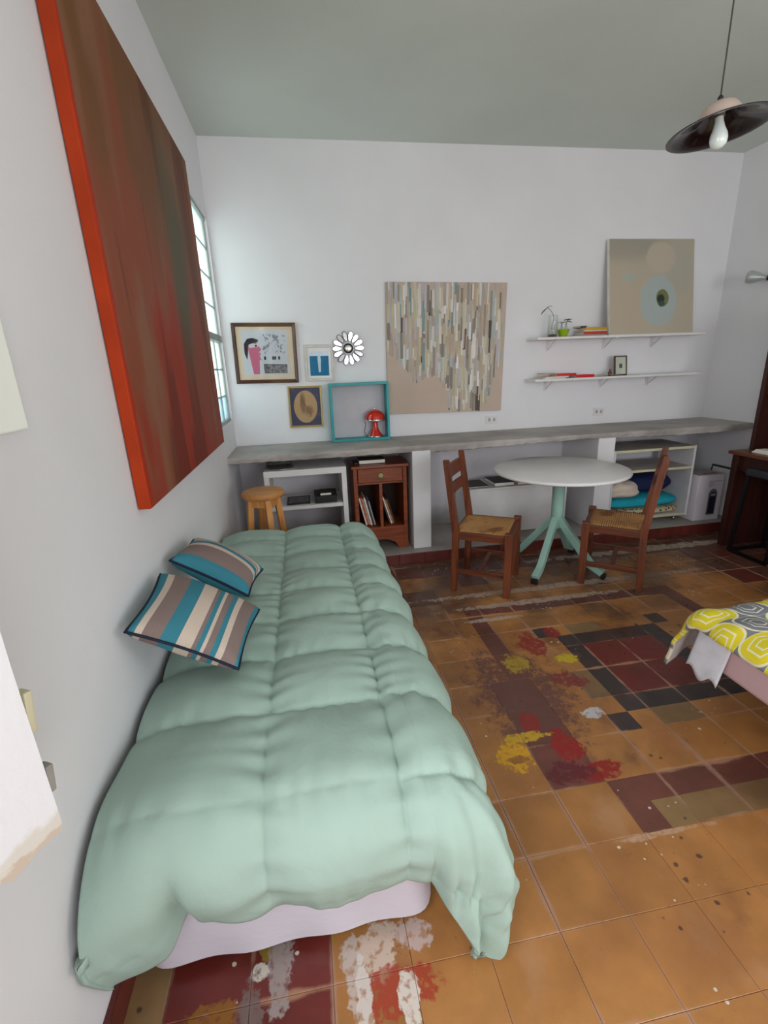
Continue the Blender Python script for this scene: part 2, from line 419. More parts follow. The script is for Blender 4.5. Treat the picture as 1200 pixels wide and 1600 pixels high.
def tile_mesh(keys, x0, x1, y0, y1, th):
    k = (keys, round(x0, 3), round(x1, 3), round(y0, 3), round(y1, 3))
    if k in meshes: return meshes[k]
    bm = bmesh.new(); g = 0.0005; c = 0.0009
    xs = [x0 + g, max((x0 + x1) / 2, x0 + g * 2) if x1 - x0 > 0.15 else x1 - g - 0.0005, x1 - g]; ys = [y0 + g, (y0 + y1) / 2, y1 - g]
    def p(x, y, z): return bm.verts.new((x, y, z))
    xi = [xs[0] + c, xs[1], xs[2] - c]; yi = [ys[0] + c, ys[1], ys[2] - c]
    G = [[p(xi[a], yi[bb], 0) for bb in range(3)] for a in range(3)]
    idx = {q: n for n, q in enumerate(sorted(set(keys)))}
    for a in range(2):
        for bb in range(2):
            f = bm.faces.new((G[a][bb], G[a + 1][bb], G[a + 1][bb + 1], G[a][bb + 1])); f.material_index = idx[keys[a * 2 + bb]]
    ring = [G[0][0], G[1][0], G[2][0], G[2][1], G[2][2], G[1][2], G[0][2], G[0][1]]
    out = [(xs[0], ys[0]), (xs[1], ys[0]), (xs[2], ys[0]), (xs[2], ys[1]), (xs[2], ys[2]), (xs[1], ys[2]), (xs[0], ys[2]), (xs[0], ys[1])]
    qk = [0, 2, 2, 3, 3, 1, 1, 0]
    mid = [p(x, y, -c) for x, y in out]; low = [p(x, y, -th) for x, y in out]
    for n in range(8):
        for A, Bb in ((ring, mid), (mid, low)):
            f = bm.faces.new((A[(n + 1) % 8], A[n], Bb[n], Bb[(n + 1) % 8])); f.material_index = idx[keys[qk[n] if n not in (0, 4) else qk[n]]]
    me = bpy.data.meshes.new('tile'); bm.to_mesh(me); bm.free()
    for q in sorted(set(keys)): me.materials.append(TM[q])
    meshes[k] = me; return me
rest = []
for i in range(-1, 21):
    for j in range(0, 16):
        x0, y0 = TX + i * TS, TY + j * TS; x1, y1 = x0 + TS, y0 + TS
        lx0, lx1 = max(x0, 0.0), min(x1, WIDTH); ly1 = min(y1, 3.25)
        if ly1 - y0 < 0.03 or lx1 - lx0 < 0.02: continue
        hid = (x1 < 0.80 and y0 > 0.98 and y1 < 2.72) or (x0 > 2.35 and y1 < 1.3 - (x0 - 2.35) * -0.2)
        ks = tuple(quad(i, j, a, bb) for a in (0, 1) for bb in (0, 1))
        if hid: rest.append((ks, x0, y0, lx0, lx1, ly1)); continue
        me = tile_mesh(ks, lx0 - x0, lx1 - x0, 0, ly1 - y0, 0.02)
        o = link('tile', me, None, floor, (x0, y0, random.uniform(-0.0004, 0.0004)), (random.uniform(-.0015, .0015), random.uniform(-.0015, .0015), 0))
bm = bmesh.new()                     # tiles nobody sees singly: under the bed and behind the camera
cells = [(x0, y0, lx0, lx1, ly1) for _, x0, y0, lx0, lx1, ly1 in rest]
for i in range(-1, 21):
    for j in range(-14, 0):
        x0, y0 = TX + i * TS, TY + j * TS
        cells.append((x0, y0, max(x0, 0), min(x0 + TS, WIDTH), y0 + TS))
for (x0, y0, a, c, d) in cells:
    if c - a < 0.01: continue
    g = 0.0015; y0 = max(y0, BACK + 0.01)
    r = bmesh.ops.create_cube(bm, size=1, matrix=T(((a + c) / 2, (y0 + d) / 2, -0.01)) @ Matrix.Diagonal((c - a - 2 * g, d - y0 - 2 * g, 0.02, 1)))
me = bpy.data.meshes.new('tile_field'); bm.to_mesh(me); bm.free()
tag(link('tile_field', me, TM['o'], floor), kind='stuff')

# ------------------------------------------------------------------ shell
th = 0.25
WY0, WY1, WZ0, WZ1 = 2.98, 3.825, 1.10, 2.475            # glazed window in the left wall
LY0, LY1, LZ0, LZ1 = -1.15, 0.36, 0.85, 2.30             # open window beside the camera
b = B()
def wl(y0, y1, z0, z1): b.box((-th, y0, z0), (0, y1, z1))
wl(BACK - th, LY0, -0.1, HEIGHT); wl(LY0, LY1, -0.1, LZ0); wl(LY0, LY1, LZ1, HEIGHT); wl(LY1, WY0, -0.1, HEIGHT)
wl(WY0, WY1, -0.1, WZ0); wl(WY0, WY1, WZ1, HEIGHT); wl(WY1, DEPTH + th, -0.1, HEIGHT)
struct('wall_left', b, M['wall'])
b = B(); b.box((0, DEPTH, 0.885), (WIDTH, DEPTH + th, HEIGHT)); struct('wall_far', b, M['wall'])
b = B(); b.box((0, DEPTH, -0.1), (WIDTH, DEPTH + th, 0.885)); struct('wall_far', b, M['wall_low'])
b = B()
for (a, c) in (((WIDTH, BACK - th, -.1), (WIDTH + th, -1.6, HEIGHT)), ((WIDTH, -1.6, -.1), (WIDTH + th, -.2, .95)), ((WIDTH, -1.6, 2.25), (WIDTH + th, -.2, HEIGHT)), ((WIDTH, -.2, -.1), (WIDTH + th, DEPTH + th, HEIGHT))): b.box(a, c)
struct('wall_right', b, M['wall'])
b = B()
for (a, c) in (((WIDTH + .1, -1.6, .95), (WIDTH + .14, -1.55, 2.25)), ((WIDTH + .1, -.25, .95), (WIDTH + .14, -.2, 2.25)), ((WIDTH + .1, -1.6, 2.2), (WIDTH + .14, -.2, 2.25)), ((WIDTH + .1, -1.6, .95), (WIDTH + .14, -.2, 1.0))): b.box(a, c)
struct('added_window', b, M['white'])  # added unseen window, put in so light from the right reaches the left wall
b = B()
b.box((-th, BACK - th, -0.1), (1.0, BACK, HEIGHT)); b.box((3.6, BACK - th, -0.1), (WIDTH + th, BACK, HEIGHT)); b.box((1.0, BACK - th, 2.5), (3.6, BACK, HEIGHT)); b.box((1.0, BACK - th, -0.1), (3.6, BACK, 0.4))
struct('wall_back', b, M['wall'])
b = B(); b.box((-th, BACK - th, HEIGHT), (WIDTH + th, DEPTH + th, HEIGHT + 0.2)); struct('ceiling', b, M['ceil'])
b = B(); b.box((0, 0.2, 0), (0.016, 3.24, 0.085), bevel=0.003); struct('baseboard_left', b, M['maroon'])
b = B(); b.box((WIDTH - 0.016, 0.2, 0), (WIDTH, 3.24, 0.085), bevel=0.003); struct('baseboard_right', b, M['maroon'])

# glazed window: panes in a white steel grid
win = thing('window_1', (-0.03, WY0, WZ0), None, None); win['kind'] = 'structure'
zr = [0, 0.185, 0.375, 0.565, 0.61, 0.80, 0.99, 1.18, WZ1 - WZ0]
ycol = [0, 0.205, 0.41, 0.61, WY1 - WY0]
b = B()
for k in (0, 8): b.box((-0.02, 0, zr[k] - (0.02 if k else 0)), (0.02, ycol[-1], zr[k] + (0 if k else 0.02)))
b.box((-0.02, 0, zr[3]), (0.028, ycol[-1], zr[4]))
for k in (1, 2, 5, 6, 7): b.box((-0.008, 0, zr[k] - 0.004), (0.008, ycol[-1], zr[k] + 0.004))
for k in range(5):
    y = ycol[k]; w = 0.014 if k in (0, 4) else 0.004
    b.box((-0.012, max(y - w, 0), 0), (0.012, min(y + w, ycol[-1]), zr[3]))
for k in (0, 2, 4):
    y = ycol[k]; w = 0.014 if k in (0, 4) else 0.004
    b.box((-0.012, max(y - w, 0), zr[4]), (0.012, min(y + w, ycol[-1]), zr[-1]))
b.build('window_frame', plain('window_bar_paint', (150, 156, 152), 0.5), win)
for k, (a, c) in enumerate(((0, 1), (1, 2), (2, 3))):
    for q in range(4):
        bb = B(); bb.box((-0.004, ycol[q] + 0.006, zr[a] + 0.006), (0.004, ycol[q + 1] - 0.006, zr[c] - 0.006)); bb.build('pane', M['reed2'] if k == 0 else M['reed'], win)
for a, c in ((4, 5), (5, 6), (6, 7), (7, 8)):
    for q in (0, 2):
        bb = B(); bb.box((-0.004, ycol[q] + 0.006, zr[a] + 0.006), (0.004, ycol[q + 2] - 0.006, zr[c] - 0.006)); bb.build('pane', M['reed'], win)
# bare frames of the openings beside and behind the camera
b = B()
for (a, c) in (((-0.2, LY0, LZ0), (-0.14, LY0 + 0.05, LZ1)), ((-0.2, LY1 - 0.05, LZ0), (-0.14, LY1, LZ1)), ((-0.2, LY0, LZ1 - 0.05), (-0.14, LY1, LZ1)), ((-0.2, LY0, LZ0), (-0.14, LY1, LZ0 + 0.05))): b.box(a, c)
struct('window_2', b, M['white'])
b = B()
for (a, c) in (((1.0, BACK - 0.1, 0.4), (1.06, BACK - 0.04, 2.5)), ((3.54, BACK - 0.1, 0.4), (3.6, BACK - 0.04, 2.5)), ((2.27, BACK - 0.1, 0.4), (2.33, BACK - 0.04, 2.5)), ((1.0, BACK - 0.1, 2.44), (3.6, BACK - 0.04, 2.5)), ((1.0, BACK - 0.1, 0.4), (3.6, BACK - 0.04, 0.46))): b.box(a, c)
struct('window_3', b, M['white'])

# ------------------------------------------------------------------ platform, counter and its two piers
PZ = 0.087
b = B(); b.box((0, 3.26, 0), (WIDTH, DEPTH, PZ - 0.002), bevel=0.004)
plat = struct('trim_1', b, M['cement']); 
bm_ = B(); bm_.box((0.0015, 0, 0), (0.1985, 0.014, 0.082), bevel=0.003); bt = bm_.mesh('tile')
for k in range(-1, 21):
    x0 = -0.03 + 0.2 * k + 0.0
    if x0 < -0.01 or x0 + 0.2 > WIDTH: continue
    link('tile', bt, M['maroon'], plat, (x0, 3.248 + random.uniform(-.001, .001), 0.0))
# masonry counter with a chipped front edge
random.seed(3)
def counter():
    b = B(); n = 120; rows = []
    prof = [(DEPTH, .845), (3.36, .845), (3.343, .85), (3.34, .87), (3.345, .886), (3.36, .89), (DEPTH, .89)]
    rings = []
    for i in range(n + 1):
        x = WIDTH * i / n; r = []
        for k, (y, z) in enumerate(prof):
            jy = jz = 0
            if 1 <= k <= 5: jy = random.uniform(-.004, .003); jz = random.uniform(-.004, .003) if k < 4 else random.uniform(-.001, .001)
            if k in (1, 2): jz += -0.006 + 0.01 * math.sin(x * 3.1) * (1 if x > 1.4 else 0)
            r.append(b.bm.verts.new((x, y + jy, z + jz)))
        rings.append(r)
    for A, C in zip(rings, rings[1:]):
        for k in range(len(prof) - 1): b.bm.faces.new((A[k], A[k + 1], C[k + 1], C[k]))
        b.bm.faces.new((A[-1], A[0], C[0], C[-1]))
    b.bm.faces.new(rings[0]); b.bm.faces.new(list(reversed(rings[-1])))
    return b
o = counter().build('masonry_counter', M['cement'])
tag(o, 'long grey cement counter with a chipped edge running along the far wall', 'counter')
for x0, x1, lab in ((1.305, 1.445, 'narrow white plastered pier under the counter, beside the red-brown cabinet'), (2.80, 2.945, 'narrow white plastered pier under the counter, behind the round table')):
    b = B(); b.box((x0, 3.335, PZ - 0.002), (x1, DEPTH, 0.848), bevel=0.006)
    tag(b.build('counter_pier', M['wall_low'] if 0 else M['wall']), lab, 'pier', 'piers under the counter')

# ------------------------------------------------------------------ big red-brown painting on the left wall
m = Mat('red_brown_oil_paint', lin((138, 72, 46)), 0.6, spec=0.15)
x, y, z = m.xyz('World')
m.mix((m.noise(1.5, 2, 'World', (1, 1.6, 0.6), w=2) + (z - 1.9) * 0.22).step(0.42, 0.62), lin((118, 76, 44)))
m.mix(m.noise(1.9, 2, 'World', (1, 2.0, 0.6), w=5).step(0.48, 0.62, 0, 0.8), lin((140, 96, 74)))
m.mix((m.noise(2.1, 2, 'World', (1, 2.2, 0.5), w=8) - (z - 1.5) * 0.2).step(0.46, 0.6, 0, 0.85), lin((152, 46, 26)))
m.mix((m.noise(1.8, 2, 'World', (1, 3, 0.4), w=12)).step(0.56, 0.62, 0, 0.6), lin((84, 38, 26)))
blobs(m, [(2.55, 1.95, .2, .42, lin((92, 84, 62)), 0.6), (2.7, 1.45, .12, .45, lin((140, 70, 52)), 0.5)], 'World', (1, 2), 4, 0.4)
edge = y + (m.noise(2.2, 4, 'World', (1, 1, 1), w=3) - 0.5) * 0.09
m.mix(edge.step(1.562, 1.572, 1, 0), lin((166, 50, 22))); m.bump(m.noise(24, 4, 'World', (1, 1, .5)), 0.2, 0.004)
face = m.done()
m = Mat('orange_red_paint_edge', lin((172, 56, 18)), 0.6, spec=0.2); m.shade(m.noise(5, 4, 'World').step(0.3, 0.7, 0.85, 1.1)); m.mix(m.noise(60, 2, 'World').step(0.68, 0.72, 0, 0.7), lin((90, 20, 10)))
side = m.done()
PY0, PY1, PZ0, PZ1, PT = 1.553, 3.062, 1.038, 2.535, 0.040
t = thing('abstract_painting', (0.004, PY0, PZ0), 'very large square red-brown abstract canvas with orange-red edges on the left wall', 'painting')
b = B(); b.box((0, 0, 0), (PT - 0.002, PY1 - PY0, PZ1 - PZ0), bevel=0.004); b.build('canvas_edge', side, t)
b = B(); b.box((PT - 0.004, 0.002, 0.002), (PT, PY1 - PY0 - 0.002, PZ1 - PZ0 - 0.002), bevel=0.0015); b.build('canvas', face, t)

# ------------------------------------------------------------------ near left: white board and an open shutter
b = B(); b.box((0.001, 0.42, 1.357), (0.022, 1.03, 2.2), bevel=0.004)
tag(b.build('wall_board', plain('bright_white_lacquer', (250, 252, 244), .4, var=.01)), 'plain white board on the left wall above the shutter, only its lower corner in view', 'board')
t = thing('window_shutter', (0.012, 0.392, 0.775), 'white painted wooden shutter with a chipped lower edge standing open at the left', 'shutter', rot=(0, 0, math.atan2(0.889, 0.457)))
random.seed(11)
pts = [(0, 1.15), (0, 0.03)]
nn = 14
for k in range(nn + 1):
    xx = 0.262 * k / nn; pts.append((xx, 0.012 + 0.012 * random.random() - 0.012 * k / nn + (0.008 if k % 3 == 0 else 0)))
pts += [(0.266, 0.02), (0.264, 0.3), (0.268, 0.7), (0.266, 1.15)]
m = Mat('chipped_white_paint', lin((232, 232, 236)), 0.5)
zz = m.xyz('Object')[2]
m.mix((zz + (m.noise(30, 4) - 0.5) * 0.09).step(0.012, 0.024, 0.8, 0), lin((186, 150, 134))); m.mix((zz + (m.noise(18, 4, w=4) - 0.5) * 0.16).step(0.03, 0.06, 0.6, 0), lin((206, 196, 176)))
m.bump(m.noise(40, 4), 0.3, 0.003)
mm = T((0, 0.028, 0)) @ RX(math.radians(90))
b = B(); b.prism(pts, 0.028, mm); b.build('leaf', m.done(), t)
cream = plain('cream_painted_iron', (196, 190, 160), 0.5)
b = B(); b.bar((0.268, 0.014, 0.185), (0.276, 0.014, 0.25), 0.022, 0.012, bevel=0.003); b.build('latch', cream, t)
b = B(); b.bar((0.27, 0.014, 0.075), (0.275, 0.014, 0.12), 0.02, 0.012, bevel=0.003); b.build('latch', plain('grey_iron', (150, 146, 140), 0.5), t)

# ------------------------------------------------------------------ bed
bed = thing('single_bed', (0, 0, 0), 'single bed with a pale lilac sheet pushed against the left wall', 'bed')
m = Mat('lilac_sheet', lin((202, 196, 206)), 0.85, spec=0.2); m.bump(m.noise(4, 4, stretch=(1, 1, 3)), 0.25, 0.02); sheet = m.done()
BX0, BX1, BY0, BY1 = 0.035, 0.80, 0.875, 2.80
def mattress(u, v):
    # u around the outline, v up
    a = u * 2 * math.pi; n = 5.0
    cxx, cyy = (BX0 + BX1) / 2, (BY0 + BY1) / 2; hx, hy = (BX1 - BX0) / 2, (BY1 - BY0) / 2
    ca, sa = math.cos(a), math.sin(a); r = (abs(ca) ** 14 + abs(sa) ** 14) ** (-1 / 14)
    z = 0.035 + v * 0.425
    fl = 0.010 * math.sin(v * math.pi) + 0.012 * max(0, 1 - v * 3) * (0.5 + 0.5 * math.sin(a * 13)) * (1 if sa < 0 else 0.3)
    return (cxx + ca * r * (hx + fl * 0.6), cyy + sa * r * (hy + fl * 0.8), z + 0.002 * math.sin(a * 17) * (1 - v))
b = B(); b.grid(mattress, 240, 14)
top = []; 
for k in range(60):
    top.append(mattress(k / 60, 1.0))
f = b.bm.faces.new([b.bm.verts.new((p[0], p[1], p[2] - 0.001)) for p in top]); b.build('mattress', sheet, bed)
for x in (0.1, 0.73):
    for y in (1.0, 2.7):
        b = B(); b.box((x - 0.025, y - 0.025, 0), (x + 0.025, y + 0.025, 0.1)); b.build('leg', M['brown'], bed)

# duvet: quilted cloth laid over the bed, hanging at the right side and over the foot
SX, SY, R_, TOPZ = 0.76, 0.93, 0.15, 0.515
seam_s = [0.385, 0.705, 1.03, 1.4]; seam_t = [0.60, 0.87, 1.145, 1.41, 1.66, 1.90, 2.13, 2.35, 2.57, 2.80]
def near(v, L):
    d = min(abs(v - q) for q in L); return d
def cell(v, L, lo):
    pts_ = [lo] + L
    for a, c in zip(pts_, pts_[1:]):
        if a <= v <= c: q = (v - a) / (c - a); return max(0.0, 4 * q * (1 - q)) ** 0.5
    return 0.0
from mathutils import noise as mn
def nz(x, y, z=0.0, s=1.0): return mn.noise(Vector((x * s, y * s, z)))
LIM = dict(R=0.37, F=0.36)
def duvet_fn(U, V):
    s = -0.0 + U * (SX + LIM['R']);                       # across
    s01 = U
    # the hem over the foot hangs lower next to the wall and at the free corner
    extra = 0.075 * (1 - min(1, max(0, (s - 0.13) / 0.07)) ** 2 * (3 - 2 * min(1, max(0, (s - 0.13) / 0.07)))) + 0.18 * max(0.0, (s - SX) / 0.37)
    footlen = LIM['F'] + extra
    tmin = SY - footlen; tmax = 2.83
    t = tmin + V * (tmax - tmin)
    dx = max(0.0, s - SX); dy = max(0.0, SY - t); dfar = max(0.0, t - 2.70)
    d = math.hypot(dx, dy)
    cor = min(dx, dy) / 0.35
    if d > 0: nx, ny = dx / d, -dy / d
    else: nx = ny = 0
    q = R_ * math.pi / 2
    d2 = d
    if d2 < q: h = R_ * math.sin(d2 / R_); dr = R_ * (1 - math.cos(d2 / R_)); ang = d2 / R_
    else: h = R_; dr = R_ + (d2 - q); ang = math.pi / 2
    h += -0.06 * max(0, (d2 - q) / 0.2) ** 1.5 * (1 - min(1, cor * 1.6))      # tucks back under
    if dx > 0: h += 0.085 * min(1.0, cor * 1.6) * min(1.0, d2 / 0.3)
    x = min(s, SX) + nx * h; y = max(t, SY) + ny * h; z = TOPZ - dr
    if dfar > 0:
        a = min(dfar / 0.12, 1.0) * math.pi / 2; z -= 0.12 * (1 - math.cos(a)); y = 2.70 + 0.12 * math.sin(a)
    # normal of the sheet
    N = Vector((nx * math.sin(ang), ny * math.sin(ang), math.cos(ang)))
    # quilting
    pc = cell(max(s, 0), seam_s, -0.06) * (cell(t, seam_t, 0.2) if s > 0.705 else 0.25 * cell(t, seam_t, 0.2) + 0.75 * cell(t, seam_t[2:], 0.2))
    edge = min(1.0, V * 7, (1 - U) * 8)
    puff = 0.042 * pc * (0.12 + 0.88 * edge)
    if s > SX: puff *= 0.9
    # soft crumples
    ns = 0.012 * nz(s, t, 0.3, 3.0) + 0.006 * nz(s, t, 1.3, 9.0)
    pinch = math.exp(-near(s, seam_s[:3]) * 22); pt = math.exp(-near(t, seam_t) * 26)
    ns += 0.0045 * pinch * math.sin(t * 85 + 5 * nz(s, t, 2, 4)) + 0.0045 * pt * math.sin(s * 95 + 5 * nz(s, t, 5, 4)) * (1.6 if s > 0.7 else 0.6)
    # folds fanning out where the cloth hangs from the corner
    if d > 0.05 and dx > 0 and dy > 0:
        th_ = math.atan2(dy, dx); k = min(1, cor * 1.5) * min(1, (d - 0.05) / 0.25)
        ns += 0.026 * k * math.sin(th_ * 9.5 + 1.0) + 0.010 * k * math.sin(th_ * 24)
    elif dy > 0.12:
        ns += 0.010 * (dy - 0.12) / 0.25 * math.sin(s * 26 + 2 * nz(s, t, 7, 3))
    elif dx > 0.12:
        ns += 0.010 * (dx - 0.12) / 0.25 * math.sin(t * 22)
    P = Vector((x, y, z)) + N * (puff + ns)
    # against the wall
    if s < 0.16:
        w = (0.16 - s) / 0.16
        P.z -= 0.035 * w * w
        if dy > 0.1: P.y -= 0.05 * w * min(1, (dy - 0.1) / 0.2); P.x += 0.0
        crease = math.exp(-((s - 0.17) / 0.02) ** 2)
    if dy > 0.15: P.y += 0.045 * math.exp(-((s - 0.185) / 0.022) ** 2) * min(1, (dy - .15) / .15)
    P.x = max(P.x, 0.022); P.z = max(P.z, 0.022)
    return P
b = B(); b.grid(duvet_fn, 250, 400, uv=lambda u, v: (u * 1.16, v * 2.3))
m = Mat('pale_sea_green_cotton', lin((158, 181, 170)), 0.72, spec=0.25)
m.shade(m.noise(2.2, 4, w=2).step(0.3, 0.7, 0.95, 1.04))
m.mix(m.noise(1.6, 3, w=6).step(0.5, 0.75, 0, 0.35), lin((150, 176, 160)))
m.bump(m.noise(5, 5, dist=0.8) * 2 + m.noise(22, 3, stretch=(1, .4, 1)) * 0.5, 0.28, 0.012)
duv = m.done()
o = b.build('duvet', [duv, duv])
sm = o.modifiers.new('thick', 'SOLIDIFY'); sm.thickness = 0.014; sm.offset = -1; sm.material_offset = 1; sm.use_quality_normals = True
tag(o, 'puffy pale sea-green quilted duvet spread over the bed by the left wall', 'duvet')

# cushions
def stripes(name, u_axis, stops):
    cols = {'T': lin((62, 130, 148)), 'C': lin((206, 190, 176)), 'B': lin((136, 118, 114)), 'G': lin((120, 134, 138))}
    m = Mat(name, (0.5, 0.5, 0.5), 0.85, spec=0.15); uv = m.xyz('UV')
    m.ramp(uv[u_axis], [(p, cols[c]) for p, c in stops]); m.shade(m.noise(120, 2, 'UV').step(0.3, 0.7, 0.92, 1.06))
    m.bump(m.noise(160, 2, 'UV'), 0.25, 0.002); return m.done()
navy = plain('navy_piping', (20, 26, 50), 0.7)
def cushion(c, thick, mat, label):
    c = [Vector(q) for q in c]; cen = sum(c, Vector()) / 4
    c = [q - cen for q in c]
    n = (c[1] - c[0]).cross(c[3] - c[0]).normalized()
    if n.z < 0: n = -n
    t = thing('striped_cushion', cen, label, 'cushion', 'striped cushions on the bed')
    def base(u, v):
        # pull the middles of the sides in
        uu_ = u + (0.5 - u) * 0.07 * math.sin(math.pi * v) * 1.0
        vv = v + (0.5 - v) * 0.07 * math.sin(math.pi * u)
        return c[0] * (1 - uu_) * (1 - vv) + c[3] * uu_ * (1 - vv) + c[2] * uu_ * vv + c[1] * (1 - uu_) * vv
    def H(u, v): return (max(0, 16 * u * (1 - u) * v * (1 - v))) ** 0.36
    wob = lambda u, v: 0.006 * nz(u * 3, v * 3, thick * 10)
    b = B()
    b.grid(lambda u, v: base(u, v) + n * (thick * 0.55 * H(u, v) + wob(u, v)), 40, 40)
    b.grid(lambda u, v: base(u, v) - n * (thick * 0.45 * H(u, v) - wob(u, v)), 40, 40)
    b.build('cover', mat, t)
    e = [base(k / 20, 0) for k in range(20)] + [base(1, k / 20) for k in range(20)] + [base(1 - k / 20, 1) for k in range(20)] + [base(0, 1 - k / 20) for k in range(20)]
    b = B(); b.tube([p + n * wob(0, 0) for p in e], 0.0045, 8, closed=True); b.build('piping', navy, t)
SA = stripes('stripes_across', 0, [(0, 'T'), (.06, 'C'), (.12, 'B'), (.27, 'T'), (.41, 'C'), (.54, 'B'), (.575, 'T'), (.62, 'C'), (.65, 'B'), (.71, 'T'), (.76, 'C'), (.82, 'B'), (.95, 'T')])
SB = stripes('stripes_along', 1, [(0, 'T'), (.14, 'C'), (.26, 'B'), (.30, 'C'), (.34, 'T'), (.48, 'C'), (.58, 'B'), (.88, 'T')])
cushion([(.035, 1.54, .815), (.035, 1.20, .80), (.305, 1.21, .635), (.335, 1.555, .635)], 0.13, SA, 'striped teal, taupe and cream cushion with navy piping, the nearer and larger one')
cushion([(.035, 2.02, .765), (.035, 1.66, .815), (.292, 1.635, .655), (.324, 1.885, .65)], 0.12, SB, 'striped teal, taupe and cream cushion lying behind the nearer cushion on the duvet')

# ------------------------------------------------------------------ second bed at the right edge
bed2 = thing('single_bed', (0, 0, 0), 'bed with a pink mattress at the right edge, under a yellow and grey duvet', 'bed')
pinkm = plain('pink_mattress_ticking', (206, 172, 176), 0.85, var=0.05)
b = B(); b.box((2.085, -0.5, 0.235), (3.0, 1.42, 0.43), bevel=0.03, seg=4); b.build('mattress', pinkm, bed2)
b = B(); b.box((2.22, -0.42, 0.16), (2.95, 1.30, 0.236), bevel=0.005); b.build('bed_base', M['desk'], bed2)
for x in (2.5, 2.84):
    for y in (-0.3, 1.1):
        b = B(); b.box((x - .03, y - .03, 0), (x + .03, y + .03, 0.165)); b.build('leg', M['desk'], bed2)
b = B()
b.grid(lambda u, v: (2.078 - 0.03 * v, 1.30 + u * 0.15 + 0.02 * v, 0.43 - 0.235 * v + 0.02 * math.sin(u * 9) * v), 16, 12)
o = b.build('sheet', plain('white_sheet', (220, 220, 228), 0.9), bed2); o.modifiers.new('t', 'SOLIDIFY').thickness = 0.004
m = Mat('yellow_grey_print', lin((120, 122, 130)), 0.75, spec=0.2)
u_, v_, _ = m.xyz('UV')
u_ = u_ / 0.15 + (m.noise(3, 2, 'UV') - .5) * 0.2; v_ = v_ / 0.115
row = v_.floor(); uo = u_ + row.mod(2.0) * 0.5
colp = (uo.floor() + row).mod(2.0); a = (uo.frac() - 0.5).abs(); c = (v_.frac() - 0.5).abs()
cy = uo.floor().mod(2.0)
d = ((a * 1.9).pow(3.0) + (c * 1.75).pow(3.0)).pow(0.3333)
isy = 1 - cy.gt(0.5)
m.mix(isy, lin((222, 204, 48)))
m.mix((d._m('SUBTRACT', 0.90)).abs().step(0.03, 0.05, 1, 0), lin((226, 220, 196)))
m.mix((d._m('SUBTRACT', 0.95)).step(0.0, 0.02, 0, 1), lin((122, 124, 132)))
hexd = (a * 2.0).mx(c * 1.6 + a * 0.8)
lines = ((hexd * 24).sin()).step(0.55, 0.75, 0, 0.8) * d.step(0.68, 0.72, 1, 0) * hexd.step(0.12, 0.16, 0, 1)
m.mix(lines, lin((236, 232, 214)))
m.bump(m.noise(8, 4, dist=.5), 0.3, 0.01)
def duvet2(U, V):
    s = U * 1.35; t = V * 2.35                       # s from the left hem inwards, t from the far hem towards the camera
    Lh, Fh = 0.10, 0.30; r = 0.09; x0, y0, tz = 2.10, 1.40, 0.455
    dx = max(0, Lh - s); dy = max(0, Fh - t); d = math.hypot(dx, dy)
    nx, ny = (-dx / d, dy / d) if d else (0, 0); q = r * math.pi / 2
    if d < q: h = r * math.sin(d / r); dr = r * (1 - math.cos(d / r)); ang = d / r
    else: h = r + (d - q) * 0.35; dr = r + (d - q) * 0.9; ang = math.pi / 2
    x = x0 + max(0, s - Lh) + nx * h; y = y0 - max(0, t - Fh) + ny * h; z = tz - dr
    N = Vector((nx * math.sin(ang), ny * math.sin(ang), math.cos(ang)))
    p = Vector((x, y, z)) + N * (0.03 * nz(s, t, 3, 3.5) + 0.02 * math.sin(min(1, (s + t) * 2) * math.pi / 2) + 0.012 * nz(s, t, 9, 11) + 0.05 * min(1, s * 1.5) * min(1, t))
    if dy > 0.02 and dx > 0: p += Vector((-0.05, 0.0, -0.04)) * (dy / 0.3) * (dx / 0.1)
    return p
b = B(); b.grid(duvet2, 110, 190, uv=lambda u, v: (u * 1.35, v * 2.35))
o = b.build('duvet', [m.done(), plain('greyish_lining', (196, 188, 186), 0.85)])
q = o.modifiers.new('thick', 'SOLIDIFY'); q.thickness = 0.016; q.offset = -1; q.material_offset = 1
tag(o, 'yellow and grey duvet with a rounded geometric print, drooping at the right edge', 'duvet')

